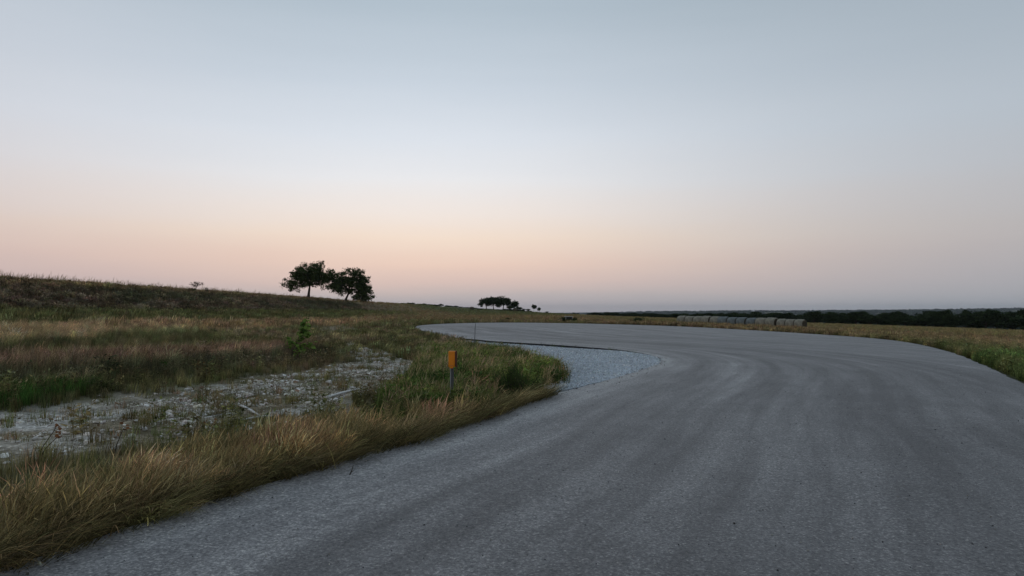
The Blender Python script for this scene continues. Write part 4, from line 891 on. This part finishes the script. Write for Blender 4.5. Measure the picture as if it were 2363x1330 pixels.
# ------------------------------------------------------------------ sticks, rocks, dead weeds
def stick(a, b_, r, label, bend=0.02):
    A = hit(*a); B = hit(*b_); n_ = 6; pts = []
    for i in range(n_ + 1):
        t = i / n_; p_ = A + (B - A) * t + np.array((0, bend * math.sin(t * 3.1))); pts.append((p_[0] - A[0], p_[1] - A[1], float(Z(*p_)) - float(Z(*A)) + r * 0.6 + 0.008 * math.sin(5 * t)))
    b2 = MB(); b2.tube(pts, [r * (1 - 0.35 * i / n_) * (1 + 0.08 * math.sin(i * 2.1)) for i in range(n_ + 1)], 8); o = b2.build('stick', M_WOOD, None, True)
    o.location = (A[0], A[1], float(Z(*A)) - 0.012); tag(o, label, 'stick')
stick((549, 934), (600, 958), 0.021, 'short pale bare stick slanting across the wash between two flatter ones')
stick((545, 955.5), (473, 963), 0.019, 'bleached stick lying nearest the golden verge side of the fork of sticks', 0.06)
stick((630, 960), (546, 969), 0.018, 'long grey stick below the slanting one at the grass edge', 0.05)
stick((757, 917.5), (828, 897), 0.026, 'pale knobbly branch lying against the bluish stone', 0.04)
rock_list = [(680, 866, 16, 'pale flat-topped boulder on the far bank of the wash, largest among pebbles'), (659, 898, 13, 'smooth round white stone alone in the middle of the wash'), (217, 925, 15, 'angular white block at the weedy edge of the wash'),
             (3, 965, 18, 'white boulder by the dark weeds where the wash widens'), (812, 899, 20, 'bluish smooth stone behind the pale knobbly branch'), (757, 882, 16, 'broad pale rock between the sapling and the knobbly branch')]
small = [(685, 878, 10), (431, 898, 14), (443, 900, 8), (556, 879, 8), (603, 884, 9), (535, 905, 10), (549, 905, 11), (190, 916, 9), (179, 923, 8), (300, 1003, 18), (200, 1012, 16), (78, 1008, 13), (331, 987, 14), (665, 869, 9), (707, 856, 6), (697, 863, 7),
         (720, 863, 8), (735, 864, 7), (487, 903, 8), (470, 908, 7), (645, 888, 6), (613, 890, 8), (570, 890, 7), (600, 925, 9), (700, 900, 9), (640, 915, 8), (845, 885, 8), (800, 875, 7), (870, 868, 7), (905, 850, 8), (930, 858, 9), (160, 968, 9), (230, 960, 8),
         (260, 950, 8), (350, 935, 8), (390, 925, 7), (120, 1030, 12), (40, 1015, 10), (235, 990, 11), (420, 975, 11), (370, 1005, 12), (510, 930, 9), (690, 940, 9), (740, 925, 8), (30, 990, 9), (150, 1045, 13), (260, 1030, 12), (450, 945, 9), (330, 960, 8), (780, 850, 6), (830, 836, 6), (860, 828, 6)]
def rock(px, py, wpx, label, group, i):
    q_ = hit(px, py); r = wpx * q_[1] / F / 2 * 1.1; me = stone_mesh('rock', 600 + i, 2, M_ROCK, (1, 0.85, 0.62)); o = mobj('rock', me); o.location = (q_[0], q_[1] + r * 0.6, float(Z(*q_)) - 0.04 + r * 0.38); o.rotation_euler = (0, 0, rng.uniform(0, 6.28)); o.scale = (r, r, r)
    tag(o, label, 'rock', group)
for i, (px, py, wpx, lb) in enumerate(rock_list): rock(px, py, wpx, lb, None, i)
for i, (px, py, wpx) in enumerate(small): rock(px, py, wpx, 'small pale limestone rock among the stones of the wash', 'loose rocks in the wash', 20 + i)

def dead_weed(stems_px, label, seed):
    g = np.random.default_rng(seed); A = hit(*stems_px[0][0]); m_ = A[1] / F; e_ = empty('dead_weed', (A[0], A[1], float(Z(*A)))); tag(e_, label, 'dead weed'); a0 = stems_px[0][0]
    for st2 in stems_px:
        pts = [np.array(((px - a0[0]) * m_, g.normal(0, 0.02) if i else 0.0, (a0[1] - py) * m_ - (0.04 if i == 0 else 0))) for i, (px, py) in enumerate(st2)]
        b2 = MB(); b2.tube(pts, [0.006 * (1 - 0.5 * i / (len(pts) - 1)) for i in range(len(pts))], 5); b2.build('stem', M_BARK, e_)
        for k_ in range(5):
            o = bpy.data.objects.new('leaf', DLM[k_ % 3]); o.location = Vector(pts[-1] + g.normal(0, 0.025, 3)); o.rotation_euler = tuple(g.uniform(-1.2, 1.2, 3)); s_ = g.uniform(0.18, 0.34); o.scale = (s_, s_, s_); link(o, e_)
DLM = []
for i in range(3):
    me = LM[i].copy(); me.materials.clear(); me.materials.append(M_DEADLEAF); DLM.append(me)
dead_weed([[(80, 1068), (98, 1030), (118, 1000), (128, 985)], [(83, 1068), (108, 1035), (125, 1015), (134, 1006)]], 'dead weed with two dark stems and rust brown leaves behind the golden grass', 1)
dead_weed([[(262, 1050), (268, 1030), (278, 1005), (286, 988)]], 'dead weed with one dark stem and a curled brown leaf behind the golden grass', 2)
dead_weed([[(482, 992), (480, 984), (478, 976)], [(484, 992), (494, 980), (502, 972)]], 'short dead weed with rust brown leaves close to the fork of sticks', 3)
q = hit(807, 1097, ROADLIFT); b = MB(); b.tube([(0, 0, 0), (0.01, 0.05, 0.035), (0.012, 0.09, 0.07)], [0.006, 0.005, 0.003], 6); b.tube([(0.005, 0.03, 0.02), (0.03, 0.05, 0.03)], [0.004, 0.002], 5)
o = b.build('twig', M_BARK); o.location = (q[0], q[1], float(Z(*q)) + ROADLIFT + 0.002); tag(o, 'small dark twig lying on the asphalt beside the drooping grass', 'twig')

# ------------------------------------------------------------------ dusk haze
HZ = 4.5e-5
def m_haze(nt, out):
    v = nt.new('ShaderNodeVolumePrincipled'); v.inputs['Color'].default_value = (0.80, 0.86, 0.93, 1); v.inputs['Density'].default_value = HZ; nt.link(v.outputs[0], out.inputs['Volume'])
b = MB(); b.box((0, 8000 - 40, 20), (16500, 8200, 100)); o = b.build('haze', material('dusk_haze', m_haze)); tag(o, 'thin bluish dusk haze over the valley', 'haze', kind='stuff')
